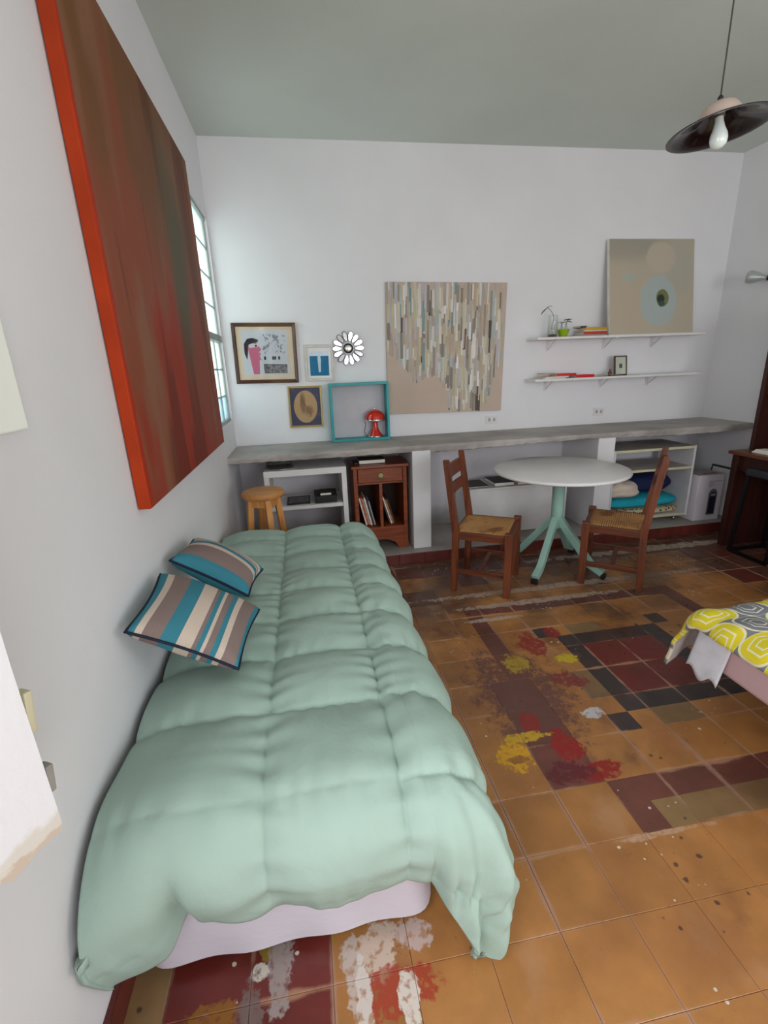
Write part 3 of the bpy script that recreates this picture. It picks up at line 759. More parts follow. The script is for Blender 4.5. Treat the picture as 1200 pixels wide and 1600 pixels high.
# ------------------------------------------------------------------ chairs
m = Mat('woven_rush', lin((190, 142, 92)), 0.8, spec=0.15)
ox, oy, oz = m.xyz('Object')
m.mix(m.noise(9, 3).step(0.48, 0.65, 0, 0.75), lin((124, 78, 48)))
wv = (ox.abs() - oy.abs()).gt(0.0); sx_ = ((oy * 480).sin() * wv) + ((ox * 480).sin() * (1 - wv))
m.shade(sx_.step(-1, 1, 0.8, 1.1)); m.bump(sx_, 0.5, 0.003); rush = m.done()
def make_chair(loc, ang, label):
    t = thing('dining_chair', loc, label, 'chair', 'wooden chairs at the round table', rot=(0, 0, ang))
    d, w, lw = 0.355, 0.375, 0.047; hx, hy = d / 2, w / 2
    for sy in (-1, 1):
        b = B(); b.bar((hx, sy * hy, 0), (hx, sy * hy, 0.435), lw * .92, lw * .92, w2=lw, h2=lw, bevel=0.004); b.build('leg', M['brown'], t)
        b = B()
        y = sy * hy; pr = [(-hx - 0.012, 0), (-hx, 0.40), (-hx - 0.062, 0.88)]
        fr = [(-hx + 0.028, 0), (-hx + 0.042, 0.42), (-hx - 0.028, 0.88)]
        ptsc = [pr[0], fr[0], fr[1], fr[2], pr[2], pr[1]]
        b.prism([(p[0], p[1]) for p in ptsc], 0.036, T((0, y + 0.018, 0)) @ RX(math.radians(90)))
        bmesh.ops.bevel(b.bm, geom=list(b.bm.edges), offset=0.003, segments=2, affect='EDGES')
        b.build('leg', M['brown'], t)
        b = B(); b.bar((-hx + .03, sy * hy, 0.392), (hx - .015, sy * hy, 0.392), 0.026, 0.05, bevel=0.003); b.build('seat_rail', M['brownx'], t)
        b = B(); b.bar((-hx + .01, sy * hy, 0.145), (hx - .01, sy * hy, 0.145), 0.018, 0.034, bevel=0.003); b.build('stretcher', M['brownx'], t)
    for sx in (-1, 1):
        b = B(); b.bar((sx * (hx - (0 if sx > 0 else .015)), -hy, 0.395), (sx * (hx - (0 if sx > 0 else .015)), hy, 0.395), 0.028, 0.046, bevel=0.003); b.build('seat_rail', M['brown'], t)
    b = B(); b.bar((0.0, -hy, 0.147), (0.0, hy, 0.147), 0.03, 0.018, bevel=0.003); b.build('stretcher', M['brown'], t)
    b = B()
    def seat(u, v):
        x = (u - .5) * (d + 0.0); y = (v - .5) * (w + 0.01); e = min(u, 1 - u, v, 1 - v)
        return (x, y, 0.413 + 0.010 * math.sqrt(min(1, e * 9)) - 0.012 * math.exp(-((u - .5) ** 2 + (v - .5) ** 2) * 14))
    b.grid(seat, 24, 24); o = b.build('seat', rush, t); q = o.modifiers.new('t', 'SOLIDIFY'); q.thickness = 0.02; q.offset = -1
    for z0, z1 in ((0.745, 0.83), (0.635, 0.70)):
        xx = lambda z: -hx + 0.007 - 0.062 * max(0, (z - 0.41)) / 0.47
        b = B()
        nseg = 10
        for k in range(nseg):
            y0 = -hy + w * k / nseg; y1 = y0 + w / nseg; cv = lambda y: -0.012 * (1 - (y / hy) ** 2)
            b.hexa([(xx(z0) + cv(y0) - .009, y0, z0), (xx(z0) + cv(y0) + .009, y0, z0), (xx(z0) + cv(y1) + .009, y1, z0), (xx(z0) + cv(y1) - .009, y1, z0)],
                   [(xx(z1) + cv(y0) - .009, y0, z1), (xx(z1) + cv(y0) + .009, y0, z1), (xx(z1) + cv(y1) + .009, y1, z1), (xx(z1) + cv(y1) - .009, y1, z1)])
        bmesh.ops.remove_doubles(b.bm, verts=b.bm.verts, dist=1e-5)
        b.build('back_rail', M['brown'], t)
    return t
make_chair((1.683, 2.815, 0), -0.57, 'dark wooden chair with woven rush seat left of the round table')
make_chair((2.555, 2.68, 0), 2.47, 'dark wooden chair with woven rush seat right of the round table')

# ------------------------------------------------------------------ round table
t = thing('round_table', (2.255, 2.93, 0), 'round white-topped table on a mint-green metal pedestal', 'table')
b = B(); b.lathe([(0, .712), (.435, .712), (.443, .716), (.446, .724), (.443, .732), (.435, .736), (0, .736)], 72); b.build('tabletop', M['whitegloss'], t)
b = B(); b.lathe([(0, .712), (.13, .712), (.13, .706), (.043, .70), (.041, .42), (.038, .31), (0, .29)], 28); b.build('pedestal', M['mint'], t)
for a in (-139, -51, 39, 129):
    ca, sa = math.cos(math.radians(a)), math.sin(math.radians(a)); P = lambda r, z: (ca * r, sa * r, z)
    b = B(); b.bar(P(0.02, .375), P(.265, .075), 0.042, 0.05, bevel=0.004); b.bar(P(.25, .085), P(.345, .04), 0.042, 0.042, bevel=0.004)
    lg = b.build('leg', M['mint'], t)
    b = B(); b.bar(P(.335, .02), P(.362, .018), 0.045, 0.036, bevel=0.004); b.build('foot', M['black'], lg)

# ------------------------------------------------------------------ stool
t = thing('stool', (0.245, 3.02, 0), 'small pine stool behind the head of the bed by the left wall', 'stool')
b = B(); b.lathe([(0, .675), (.115, .675), (.132, .682), (.136, .70), (.132, .714), (.12, .72), (0, .72)], 36); b.build('seat', M['pinetop'], t)
for a in (200, 290, 20, 110):
    ca, sa = math.cos(math.radians(a)), math.sin(math.radians(a))
    b = B(); b.bar((ca * .085, sa * .085, .676), (ca * .15, sa * .15, 0), 0.038, 0.038, up=(ca, sa, 0), bevel=0.005); b.build('leg', M['pine'], t)
for a in (245, 335, 65, 155):
    P = lambda q: (math.cos(math.radians(q)) * .093, math.sin(math.radians(q)) * .093, .645)
    b = B(); b.bar(P(a - 45), P(a + 45), 0.02, 0.05, bevel=0.003); b.build('apron', M['pine'], t)

# ------------------------------------------------------------------ white shelf unit left under the counter
t = thing('shelf_unit', (0.228, 3.35, PZ), 'low white shelf unit under the left end of the counter', 'shelf unit')
w_, dd, hh = 0.588, 0.36, 0.683
b = B(); b.box((0, 0, hh - .045), (w_, dd, hh), bevel=0.002); b.build('top', M['white'], t)
for x in (0, w_ - 0.036):
    b = B(); b.box((x, 0, 0), (x + .036, dd, hh - .0452), bevel=0.002); b.build('side_panel', M['white'], t)
b = B(); b.box((.0362, .01, .385), (w_ - .0362, dd, .412), bevel=0.002); b.build('shelf', M['white'], t)
Z1 = PZ + .412; Z0 = PZ + hh
t = thing('tray', (0.345, 3.45, Z0), 'round silver tray on top of the low white shelf unit', 'tray')
b = B(); b.lathe([(0, 0), (.08, 0), (.10, .008), (.103, .010), (.098, .012), (.08, .006), (0, .006)], 40); b.build('dish', M['silver'], t)
t = thing('record_case', (0.335, 3.55, Z0), 'flat dark case on the top left of the low white shelf unit', 'case', rot=(0, 0, .1))
b = B(); b.box((-.09, -.03, 0.014), (.09, .12, .045), bevel=0.003); b.build('case_body', M['black'], t)
b = B(); b.box((-.09, -.03, 0.0), (.09, .12, .012), bevel=0.003); b.build('case_base', M['cabdark'], t)
t = thing('photo_book', (0.37, 3.40, Z1), 'black book with a grey photograph on its cover, on the shelf behind the stool', 'book')
b = B(); b.box((0, 0, 0), (.17, .2, .014), bevel=0.002); b.build('book_block', M['black'], t)
b = B(); b.box((.01, .01, .0142), (.16, .17, .0155)); m = Mat('grey_photo', lin((60, 60, 62)), .35); m.mix(m.noise(18, 3).step(.5, .6), lin((110, 108, 106))); b.build('cover_photo', m.done(), t)
t = thing('storage_box', (0.575, 3.385, Z1), 'flat black box on the right of the low white shelf', 'box')
b = B(); b.box((0, 0, 0), (.165, .22, .045), bevel=0.004); b.build('box_body', M['black'], t)
b = B(); b.box((-.002, -.002, .0452), (.167, .222, .053), bevel=0.003); b.build('lid', M['black'], t)
def book(name, loc, sx, sy, h, cover, label, rot=0.0, group=None, page_side=True, tilt=None, spine=False):
    t = thing(name, loc, label, 'book', group, rot=(0, 0, rot) if tilt is None else tilt)
    c = 0.0025
    b = B(); b.box((0, 0, 0), (sx, sy, c), bevel=.0006); b.box((0, 0, h - c), (sx, sy, h), bevel=.0006); b.box((0, 0 if spine else sy - c, c), (sx, c if spine else sy, h - c)); b.build('cover', cover, t)
    b = B(); b.box((.003, .0026 if spine else .004, c), (sx - .003, sy - (.004 if spine else .0026), h - c)); b.build('pages', M['paper'], t)
    return t
olive = plain('dark_olive_cloth', (58, 50, 42), 0.8)
book('book', (0.615, 3.40, Z1 + .0535), .085, .13, .02, olive, 'small dark book with white pages on the flat black box')

# ------------------------------------------------------------------ red-brown cabinet
CX, CYY, CW, CD = 0.868, 3.39, 0.405, 0.33
t = thing('bedside_cabinet', (CX, CYY, PZ), 'small red-brown wooden cabinet with a drawer under the counter', 'cabinet')
b = B(); b.box((-.014, -.014, .645), (CW + .014, CD, .668), bevel=0.006, seg=3); b.build('top', M['cab'], t)
for x in (0, CW - .03):
    b = B(); b.box((x, 0, .0), (x + .03, CD, .645), bevel=0.003); b.build('side_panel', M['cab'], t)
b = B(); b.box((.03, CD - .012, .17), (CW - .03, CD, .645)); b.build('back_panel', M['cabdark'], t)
b = B(); b.box((.03, .002, .16), (CW - .03, CD - .012, .18), bevel=.001); b.build('bottom_shelf', M['cab'], t)
b = B(); b.box((.03, .004, .522), (CW - .03, CD - .012, .536), bevel=.001); b.build('drawer_rail', M['cab'], t)
b = B(); b.box((CW / 2 - .012, .002, .1802), (CW / 2 + .012, CD - .012, .522), bevel=0.002); b.build('divider', M['cab'], t)
dr = B(); dr.box((.034, -.006, .54), (CW - .034, .014, .642), bevel=0.003); dro = dr.build('drawer', M['cab'], t)
b = B()
kx, kz = CW / 2 + .0, .592
for k in range(6):
    a = k * math.pi / 3; b.lathe([(0, .022), (.007, .02), (.009, .012), (.006, .004), (0, .003)], 10, T((kx + .011 * math.cos(a), -.006, kz + .011 * math.sin(a))) @ RX(math.radians(90)))
b.lathe([(0, .026), (.006, .024), (.008, .014), (.005, 0), (0, 0)], 10, T((kx, -.006, kz)) @ RX(math.radians(90)))
b.build('knob', plain('green_cream_glass', (166, 176, 120), 0.25), dro)
prof = [(.03, .16), (.03, .0), (.075, .0), (.10, .045)] + [(.10 + .205 * k / 8, .045 + .035 * math.sin(math.pi * k / 8)) for k in range(1, 8)] + [(CW - .10, .045), (CW - .075, 0), (CW - .03, 0), (CW - .03, .16)]
b = B(); b.prism([(p[0], p[1]) for p in prof], .016, T((0, .018, 0)) @ RX(math.radians(90))); b.build('plinth_rail', M['cab'], t)
book('book', (CX + .055, CYY + .06, PZ + .669), .2, .15, .03, olive, 'thick dark book with cream pages lying on the red-brown cabinet')
t2 = tag(B().box((CX + .02, CYY + .075, PZ + .6685), (CX + .05, CYY + .2, PZ + .68), bevel=.002).build('notebook', M['black']), 'thin black notebook at the left of the thick book on the red-brown cabinet', 'notebook')
mcol = [(222, 214, 204), (196, 96, 60), (206, 200, 204), (236, 226, 204), (60, 56, 60), (180, 120, 70), (92, 96, 110), (150, 150, 160), (46, 44, 50)]
random.seed(5)
def mags(x0, n, lean, cols, side):
    x = x0
    names = {0: 'white', 1: 'orange', 2: 'pale grey', 3: 'cream', 4: 'charcoal', 5: 'tan', 6: 'slate blue', 7: 'grey', 8: 'black'}
    ordn = ['first', 'second', 'third', 'fourth', 'fifth', 'sixth']
    for k in range(n):
        ci = cols[k]; th_ = random.uniform(.008, .013); h = random.uniform(.20, .235)
        o = B().box((0, 0, 0), (th_, .19, h), bevel=.0015).build('magazine', plain('magazine_cover', mcol[ci], 0.5, var=.2, scale=40), None, (x, CYY + .05 + random.uniform(0, .02), PZ + .1812 + th_ * math.sin(lean)), (0, -lean, 0))
        tag(o, '%s magazine leaning in the %s compartment of the cabinet, %s from the left' % (names[ci], side, ordn[k]), 'magazine', 'magazines in the cabinet')
        x += th_ / math.cos(lean) + .002
mags(CX + .085, 6, .22, [0, 1, 2, 3, 4, 7], 'left')
mags(CX + .270, 4, .28, [4, 3, 5, 8], 'right')

# ------------------------------------------------------------------ low white box between the piers, with books
t = thing('low_chest', (1.80, 3.50, PZ), 'long low white chest under the counter between the two piers', 'chest')
b = B(); b.box((0, 0, 0), (.86, .33, .37), bevel=0.004); b.build('chest_body', M['white'], t)
b = B(); b.box((-.002, -.004, .3702), (.862, .332, .39), bevel=0.003); b.build('lid', M['white'], t)
ZC = PZ + .39
t = thing('folder', (1.815, 3.54, ZC), 'dark grey folder lying at the left on the low white chest', 'folder', rot=(0, 0, -.02))
b = B(); b.box((0, 0, 0), (.175, .23, .003)); b.box((0, 0, .008), (.175, .23, .011)); b.build('cover', plain('grey_green_card', (74, 76, 70), .6), t)
b = B(); b.box((.003, .003, .0032), (.172, .225, .0078)); b.build('papers', M['paper'], t)
book('book', (2.035, 3.53, ZC), .17, .235, .03, plain('black_cloth', (36, 34, 36), .6), 'black book with white pages in the middle of the low white chest')
book('book', (2.235, 3.53, ZC), .24, .22, .022, plain('red_brown_leather', (110, 58, 44), .5), 'red-brown book on the low white chest behind the table column')

# ------------------------------------------------------------------ turquoise cube shelf, red lamp, pictures
CU = (0.757, 3.735, 0.891)
t = thing('cube_shelf', CU, 'turquoise open square box standing on the counter', 'box shelf')
cw, ch, cdp, ct = .462, .448, .128, .018
for lo, hi, nm in (((0, 0, 0), (cw, cdp, ct), 'bottom_board'), ((0, 0, ch - ct), (cw, cdp, ch), 'top_board'), ((0, 0, ct), (ct, cdp, ch - ct), 'side_board'), ((cw - ct, 0, ct), (cw, cdp, ch - ct), 'side_board')):
    b = B(); b.box(lo, hi, bevel=.0015); b.build(nm, M['teal'], t)
b = B(); b.box((ct, cdp - .004, ct), (cw - ct, cdp - .001, ch - ct)); b.build('back_panel', plain('grey_hardboard', (196, 194, 200), .8, var=.04), t)
LX, LY, LZ = CU[0] + .352, CU[1] + .064, CU[2] + ct
t = thing('table_lamp', (LX, LY, LZ), 'small glossy red mushroom lamp inside the turquoise box', 'lamp')
b = B(); b.lathe([(0, 0), (.060, 0), (.063, .004), (.060, .010), (0, .010)], 36); b.build('base_ring', M['chrome'], t)
b = B(); b.lathe([(.057, .010), (.050, .022), (.034, .045), (.024, .07), (.021, .10), (.023, .135), (0, .135)], 36); b.build('stem', M['lampred'], t)
b = B(); b.lathe([(0, .128), (.075, .128), (.079, .131), (.079, .140), (.074, .143), (0, .143)], 40); b.build('rim', M['chrome'], t)
b = B(); b.lathe([(.080, .141), (.078, .158), (.071, .178), (.057, .197), (.036, .210), (.012, .216), (0, .216)], 40); b.build('shade', M['lampred'], t)
b = B(); b.lathe([(0, .216), (.005, .217), (.006, .224), (.004, .232), (0, .233)], 12); b.build('finial', M['chrome'], t)
b = B(); b.tube([(-.05, .02, .008), (-.075, .03, .01), (-.085, .04, .045), (-.07, .045, .09), (-.078, .048, .12)], .0018, 6); b.build('cable', M['black'], t)

def frame_pic(name, x, z, w, h, fwid, depth, fmat, label, mats, glass=True, rot=0.0):
    """picture hanging on the far wall; returns the Empty with a local frame of x to the right, y up (z), front = -y"""
    t = thing(name, (x, DEPTH - .003, z), label, 'picture', 'small framed pictures on the far wall', rot=(0, rot, 0))
    hw, hh_ = w / 2, h / 2
    b = B()
    o_ = [(-hw, -hh_), (hw, -hh_), (hw, hh_), (-hw, hh_)]; i_ = [(-hw + fwid, -hh_ + fwid), (hw - fwid, -hh_ + fwid), (hw - fwid, hh_ - fwid), (-hw + fwid, hh_ - fwid)]
    prof = [(0, 0), (0, .9), (.2, 1), (.5, .85), (.8, .9), (1, .6), (1, .1)]
    for k in range(4):
        A, C, a, c = o_[k], o_[(k + 1) % 4], i_[k], i_[(k + 1) % 4]
        r0 = [b.bm.verts.new((A[0] + (a[0] - A[0]) * q, -depth * d_, A[1] + (a[1] - A[1]) * q)) for q, d_ in prof]
        r1 = [b.bm.verts.new((C[0] + (c[0] - C[0]) * q, -depth * d_, C[1] + (c[1] - C[1]) * q)) for q, d_ in prof]
        for q in range(len(prof) - 1): b.bm.faces.new((r0[q], r0[q + 1], r1[q + 1], r1[q]))
    b.build('frame', fmat, t)
    b = B(); b.box((-hw + fwid * .9, -depth * .25, -hh_ + fwid * .9), (hw - fwid * .9, -.001, hh_ - fwid * .9)); b.build('mount', mats, t)
    if glass:
        b = B(); b.box((-hw + fwid * .95, -depth * .52, -hh_ + fwid * .95), (hw - fwid * .95, -depth * .48, hh_ - fwid * .95)); b.build('glazing', M['pictureglass'], t)
    return t, -depth * .25
def flat(t, name, pts, y, mat, th_=.0006):
    b = B(); b.prism(pts, th_, T((0, y, 0)) @ RX(math.radians(90))); return b.build(name, mat, t)
def ell(cx, cy, rx, ry, n=28): return [(cx + rx * math.cos(2 * math.pi * k / n), cy + ry * math.sin(2 * math.pi * k / n)) for k in range(n)]

m = Mat('dark_brown_gilt_frame', lin((70, 40, 28)), .35); xx, yy, zz = m.xyz(); m.mix((m.noise(3, 2)).step(.45, .6, 0, .6), lin((112, 84, 50))); fr1 = m.done()
t, y0 = frame_pic('framed_print', .302, 1.580, .468, .434, .026, .022, fr1, 'brown framed print of a pink face in profile, largest of the small pictures', plain('cream_mount', (226, 208, 184), .8, var=.03), rot=.02)
Lt = plain('pale_grey_print', (208, 212, 220), .8, var=.03); pk = plain('pink_ink', (206, 110, 140), .8, var=.04); gy = plain('graphite_ink', (74, 72, 76), .8, var=.25, scale=60); mdk = plain('soft_black_ink', (44, 42, 48), .8)
flat(t, 'print', [(-.17, -.155), (.165, -.155), (.165, .165), (-.17, .165)], y0, Lt)
y1 = y0 - .0008
flat(t, 'figure', [(-.10, -.15), (-.055, -.15), (-.05, -.05), (-.035, -.045), (-.045, -.02), (-.035, .0), (-.048, .01), (-.03, .03), (-.055, .06), (-.07, .085), (-.13, .08), (-.125, .02), (-.115, -.05)], y1, pk)
flat(t, 'hair', [(-.14, -.045), (-.155, .0), (-.155, .07), (-.13, .105), (-.09, .112), (-.05, .10), (-.05, .082), (-.09, .075), (-.125, .06), (-.128, .02)], y1 - .0008, mdk)
flat(t, 'eye_band', [(-.12, .04), (-.055, .048), (-.05, .062), (-.09, .075), (-.12, .064)], y1 - .0016, Lt)
flat(t, 'eye', ell(-.068, .056, .009, .007, 14), y1 - .0024, mdk)
m = Mat('pencil_hatching', lin((92, 90, 92)), .8); m.mix(m.noise(90, 3, stretch=(1, 1, 1)).step(.45, .6), lin((150, 150, 152)))
flat(t, 'ink_block', [(-.02, -.145), (.152, -.145), (.155, -.08), (-.022, -.075)], y1, m.done())
m = Mat('ink_scribble', lin((208, 212, 220)), .8); m.mix(m.noise(34, 4, stretch=(1, 1, .6), dist=1.5).step(.52, .6, 0, .8), lin((110, 110, 116)))
flat(t, 'scribble', [(-.02, .0), (.145, .0), (.15, .13), (-.02, .14)], y1, m.done())
for q, xq in enumerate((-.015, .045, .06, .09)): flat(t, 'ink_mark', [(xq, -.045), (xq + .014, -.045), (xq + .014, -.02), (xq, -.022)], y1 - .0008, mdk)

t, y0 = frame_pic('framed_print', .700, 1.497, .222, .268, .020, .016, plain('off_white_frame', (206, 200, 192), .5), 'small off-white framed print of a blue rectangle on the far wall', M['white'], glass=False, rot=.02)
flat(t, 'blue_print', [(-.073, -.095), (.073, -.095), (.073, .052), (-.073, .052)], y0, plain('teal_blue_ink', (34, 110, 150), .75, var=.15, scale=30))
flat(t, 'sky_print', [(-.073, .053), (.073, .053), (.073, .085), (-.073, .085)], y0, plain('pale_sky_ink', (206, 216, 228), .75))
flat(t, 'white_stroke', [(-.008, -.07), (.008, -.068), (.013, .02), (.010, .058), (-.010, .058), (-.012, .02)], y0 - .0008, plain('foam_ink', (190, 208, 220), .7))

m = Mat('thin_gold_frame', lin((186, 158, 96)), .35, .3); gold = m.done()
m = Mat('dark_blue_flowered_paper', lin((38, 50, 92)), .6); m.mix(m.noise(26, 3).step(.56, .62, 0, .7), lin((96, 70, 80)))
t, y0 = frame_pic('framed_portrait', .567, 1.170, .262, .318, .014, .016, gold, 'gold framed tan oval on dark blue paper, lowest picture on the far wall', m.done(), rot=.015)
m = Mat('tan_oval_paper', lin((196, 162, 112)), .7); blobs(m, [(-.02, .03, .02, .07, lin((140, 106, 72)), .4), (.025, -.03, .03, .04, lin((150, 112, 76)), .5)], 'Object', (0, 2), 14, .6)
flat(t, 'oval', ell(0, 0, .092, .125, 40), y0, m.done())
b = B(); b.tube([(-.03, y0 - .0016, .09), (-.035, y0 - .0016, .06), (-.02, y0 - .0016, .03), (.0, y0 - .0016, .01), (.02, y0 - .0016, -.01), (.012, y0 - .0016, -.03), (.035, y0 - .0016, -.04), (.04, y0 - .0016, -.075), (.02, y0 - .0016, -.08)], .0022, 6); b.build('drawing_line', plain('sepia_line', (110, 76, 56), .8), t)

t = thing('flower_mirror', (.932, DEPTH - .004, 1.597), 'round flower-shaped mirror with fourteen silver petals on the far wall', 'mirror', rot=(math.radians(90), 0, 0))
edge = plain('dark_solder', (58, 54, 56), .5, .5)
for k in range(14):
    a = 2 * math.pi * k / 14; P = []
    for q in range(20):
        s_ = 2 * math.pi * q / 20; lx = .088 + .037 * math.cos(s_); ly = .0215 * math.sin(s_) * (0.75 + .25 * math.cos(s_)); P.append((lx, ly))
    R3 = RZ(a) @ T((0, 0, .006 + (.0012 if k % 2 else 0))) @ RY(math.radians(random.uniform(-5, 4))) @ RX(math.radians(random.uniform(-5, 5)))
    b = B(); b.prism([((p[0] - .088) * 1.07 + .088, p[1] * 1.1) for p in P], .003, R3); pe = b.build('petal', edge, t)
    b = B(); b.prism([((p[0] - .088) * .93 + .088, p[1] * .88) for p in P], .0042, R3); b.build('petal_mirror', M['mirror'], pe)
b = B(); b.lathe([(.037, .004), (.037, .012), (.033, .016), (.031, .014)], 36); b.build('centre_ring', edge, t)
b = B(); b.lathe([(.032, .006), (.032, .012), (.02, .016), (0, .018)], 36); b.build('centre_mirror', M['mirror'], t)

# ------------------------------------------------------------------ large striped painting
t = thing('abstract_painting', (1.224, DEPTH - .03, 1.077), 'large square beige painting of dense vertical brush strokes in the middle of the far wall', 'painting', rot=(0, .018, 0))
AW, AH = .972, .985
beige = plain('beige_ground_paint', (190, 170, 156), .7, var=.03)
b = B(); b.box((0, 0, 0), (AW, .026, AH), bevel=.003); b.build('canvas', beige, t)
random.seed(21)
pal = [(196, 188, 170), (178, 166, 146), (206, 202, 198), (170, 158, 150), (150, 138, 126), (190, 178, 150), (208, 202, 186), (168, 176, 174), (132, 122, 114), (184, 176, 182), (196, 184, 160), (186, 162, 138), (120, 146, 150), (84, 72, 66), (176, 170, 158), (222, 218, 216)]
bm = bmesh.new(); cl = bm.loops.layers.float_color.new('paint')
def lower(x):                                  # how far down the strokes reach, 0..1 of the height
    k = [(0, .52), (.08, .42), (.15, .38), (.22, .26), (.3, .31), (.42, .33), (.5, .12), (.53, .02), (.8, .02), (.86, .12), (.9, .28), (1, .5)]
    for (a, c), (d_, e) in zip(k, k[1:]):
        if a <= x <= d_: return c + (e - c) * (x - a) / (d_ - a)
    return .5
N_ = 0
for row in range(9):
    x = 0.004
    while x < .985:
        w = random.uniform(.010, .025); lo = lower(x)
        ztop = 1 - row * .11 + random.uniform(-.06, .06); ln_ = random.uniform(.09, .24)
        if ztop - ln_ * .4 > lo and ztop > 0.05 and x + w < .995:
            z1_, z0_ = min(ztop, .998), max(ztop - ln_, lo - .03, .004)
            if z1_ - z0_ > .02 and not (x > .9 and .72 < z1_ and random.random() < .6):
                r_ = random.random(); c_ = pal[13] if r_ < .025 else pal[12] if r_ < .06 else random.choice(pal[:12] + pal[14:])
                y_ = -.0006 - (8 - row) * .00035 - random.random() * .0003; sl = random.uniform(-.002, .002)
                vs = [bm.verts.new((q[0] * AW, y_, q[1] * AH)) for q in ((x + sl, z0_), (x + w + sl, z0_ + random.uniform(-.008, .008)), (x + w, z1_), (x, z1_))]
                f = bm.faces.new(vs); N_ += 1
                for lp in f.loops: lp[cl] = (*lin(c_), 1)
        x += w * random.uniform(.75, 1.02)
me = bpy.data.meshes.new('brush_strokes'); bm.to_mesh(me); bm.free()
m = Mat('stroke_paint', (1, 1, 1), .6); at = m.nt.nodes.new('ShaderNodeVertexColor'); at.layer_name = 'paint'; m.c = at.outputs[0]; m.shade(m.noise(60, 3, stretch=(1, 1, .1)).step(.3, .7, .9, 1.05))
o = link('brush_strokes', me, m.done(), t); tag(o, kind='stuff')

# ------------------------------------------------------------------ outlets
for (x, z, lab) in ((2.125, .982, 'white wall socket under the striped painting'), (3.122, .996, 'white wall socket below the two shelves')):
    t = thing('wall_socket', (x, DEPTH, z), lab, 'socket', 'wall sockets on the far wall')
    b = B(); b.box((-.052, -.009, -.034), (.052, 0, .034), bevel=.003); b.build('plate', M['whitegloss'], t)
    for q in (-.022, .022):
        b = B(); b.box((q - .010, -.0105, -.015), (q + .010, -.0085, .015), bevel=.002)
        so = b.build('outlet', plain('socket_grey', (176, 172, 170), .5), t)
        b = B(); b.box((q - .005, -.0108, -.006), (q - .003, -.0104, .006)); b.box((q + .003, -.0108, -.006), (q + .005, -.0104, .006)); b.build('slot', M['black'], so)

# ------------------------------------------------------------------ wall shelves and what stands on them
shw = M['white']
ferr = plain('old_white_bracket', (216, 213, 213), .6)
for z, lab in ((1.622, 'upper long thin white shelf on the far wall, carrying the leaning canvas'), (1.302, 'lower long thin white shelf on the far wall, carrying red books')):
    t = thing('wall_shelf', (2.41, 3.668, z), lab, 'shelf', 'white shelves on the far wall')
    b = B(); b.box((0, 0, -.018), (1.5, DEPTH - 3.668, 0), bevel=.002); b.build('board', shw, t)
    for x in (.19, .70, 1.15):
        b = B(); b.box((x - .012, .02, -.022), (x + .012, .195, -.018)); b.box((x - .012, .190, -.10), (x + .012, .197, -.018)); b.bar((x, .08, -.022), (x, .19, -.09), .006, .010); b.build('bracket', ferr, t)
SZ = 1.622
m = Mat('muted_abstract_paint', lin((178, 168, 150)), .7)
blobs(m, [(.15, .68, .34, .12, lin((158, 152, 138)), .5), (.15, .25, .36, .3, lin((180, 168, 150)), .5), (.62, .5, .14, .2, lin((172, 166, 152)), .3), (.46, .59, .13, .12, lin((184, 172, 156)), .12), (.17, .2, .2, .2, lin((182, 168, 148)), .4),
          (.44, .255, .165, .20, lin((166, 176, 174)), .10), (.18, .44, .06, .03, lin((170, 174, 164)), .3), (.476, .279, .056, .070, lin((112, 116, 72)), .06), (.462, .272, .034, .038, lin((46, 48, 46)), .25), (.47, .235, .03, .022, lin((44, 84, 66)), .2)], 'Object', (0, 2), 9, .24)
t = thing('abstract_painting', (3.045, 3.700, SZ + .001), 'muted square canvas with a green-black spot leaning on the upper shelf', 'painting', rot=(math.radians(-9.5), math.radians(0), 0))
b = B(); b.box((0, .0, 0), (.765, .028, .735), bevel=.002); b.build('canvas_edge', plain('raw_white_canvas', (216, 212, 204), .8), t)
b = B(); b.box((.004, -.002, .003), (.761, .001, .732)); b.build('canvas', m.done(), t)
# jar with a cutting
t = thing('glass_vase', (2.575, 3.752, SZ), 'tall clear glass jar with a long drooping cutting on the upper shelf', 'vase')
b = B(); b.lathe([(0, .004), (.034, .004), (.036, .03), (.036, .125), (.030, .14), (.032, .165), (.0345, .168), (.0345, .165), (.038, .125), (.038, .0), (0, 0)], 28); b.build('jar', M['glass'], t)
b = B(); b.lathe([(0, .005), (.034, .005), (.034, .022), (0, .026)], 20); b.build('pebbles', plain('brown_pebbles', (84, 66, 56), .8, var=.4, scale=60, bump=.8), t)
stem = plain('olive_stem', (112, 114, 84), .6); leafm = plain('olive_leaf', (118, 118, 80), .55, var=.15)
b = B(); b.tube([(.0, 0, .02), (-.015, -.01, .08), (.005, 0, .13), (.0, -.005, .165), (-.03, -.02, .195), (-.07, -.03, .225)], .0022, 6); b.build('stem', stem, t)
def leaf(t, p, d, L, w, mat, droop=.2):
    p, d = Vector(p), Vector(d).normalized(); s_ = d.cross(Vector((0, 0, 1))).normalized(); n = s_.cross(d)
    b = B(); b.grid(lambda u, v: p + d * L * u + s_ * (v - .5) * w * math.sin(math.pi * min(.98, .05 + u * .95)) ** .8 + n * (-(u ** 2) * L * droop + abs(v - .5) * w * .25), 8, 4)
    o = b.build('leaf', mat, t); q = o.modifiers.new('t', 'SOLIDIFY'); q.thickness = .0012; return o
leaf(t, (-.062, -.028, .222), (-.8, -.2, -.42), .085, .022, leafm); leaf(t, (-.07, -.03, .225), (.9, .1, .3), .04, .018, leafm)
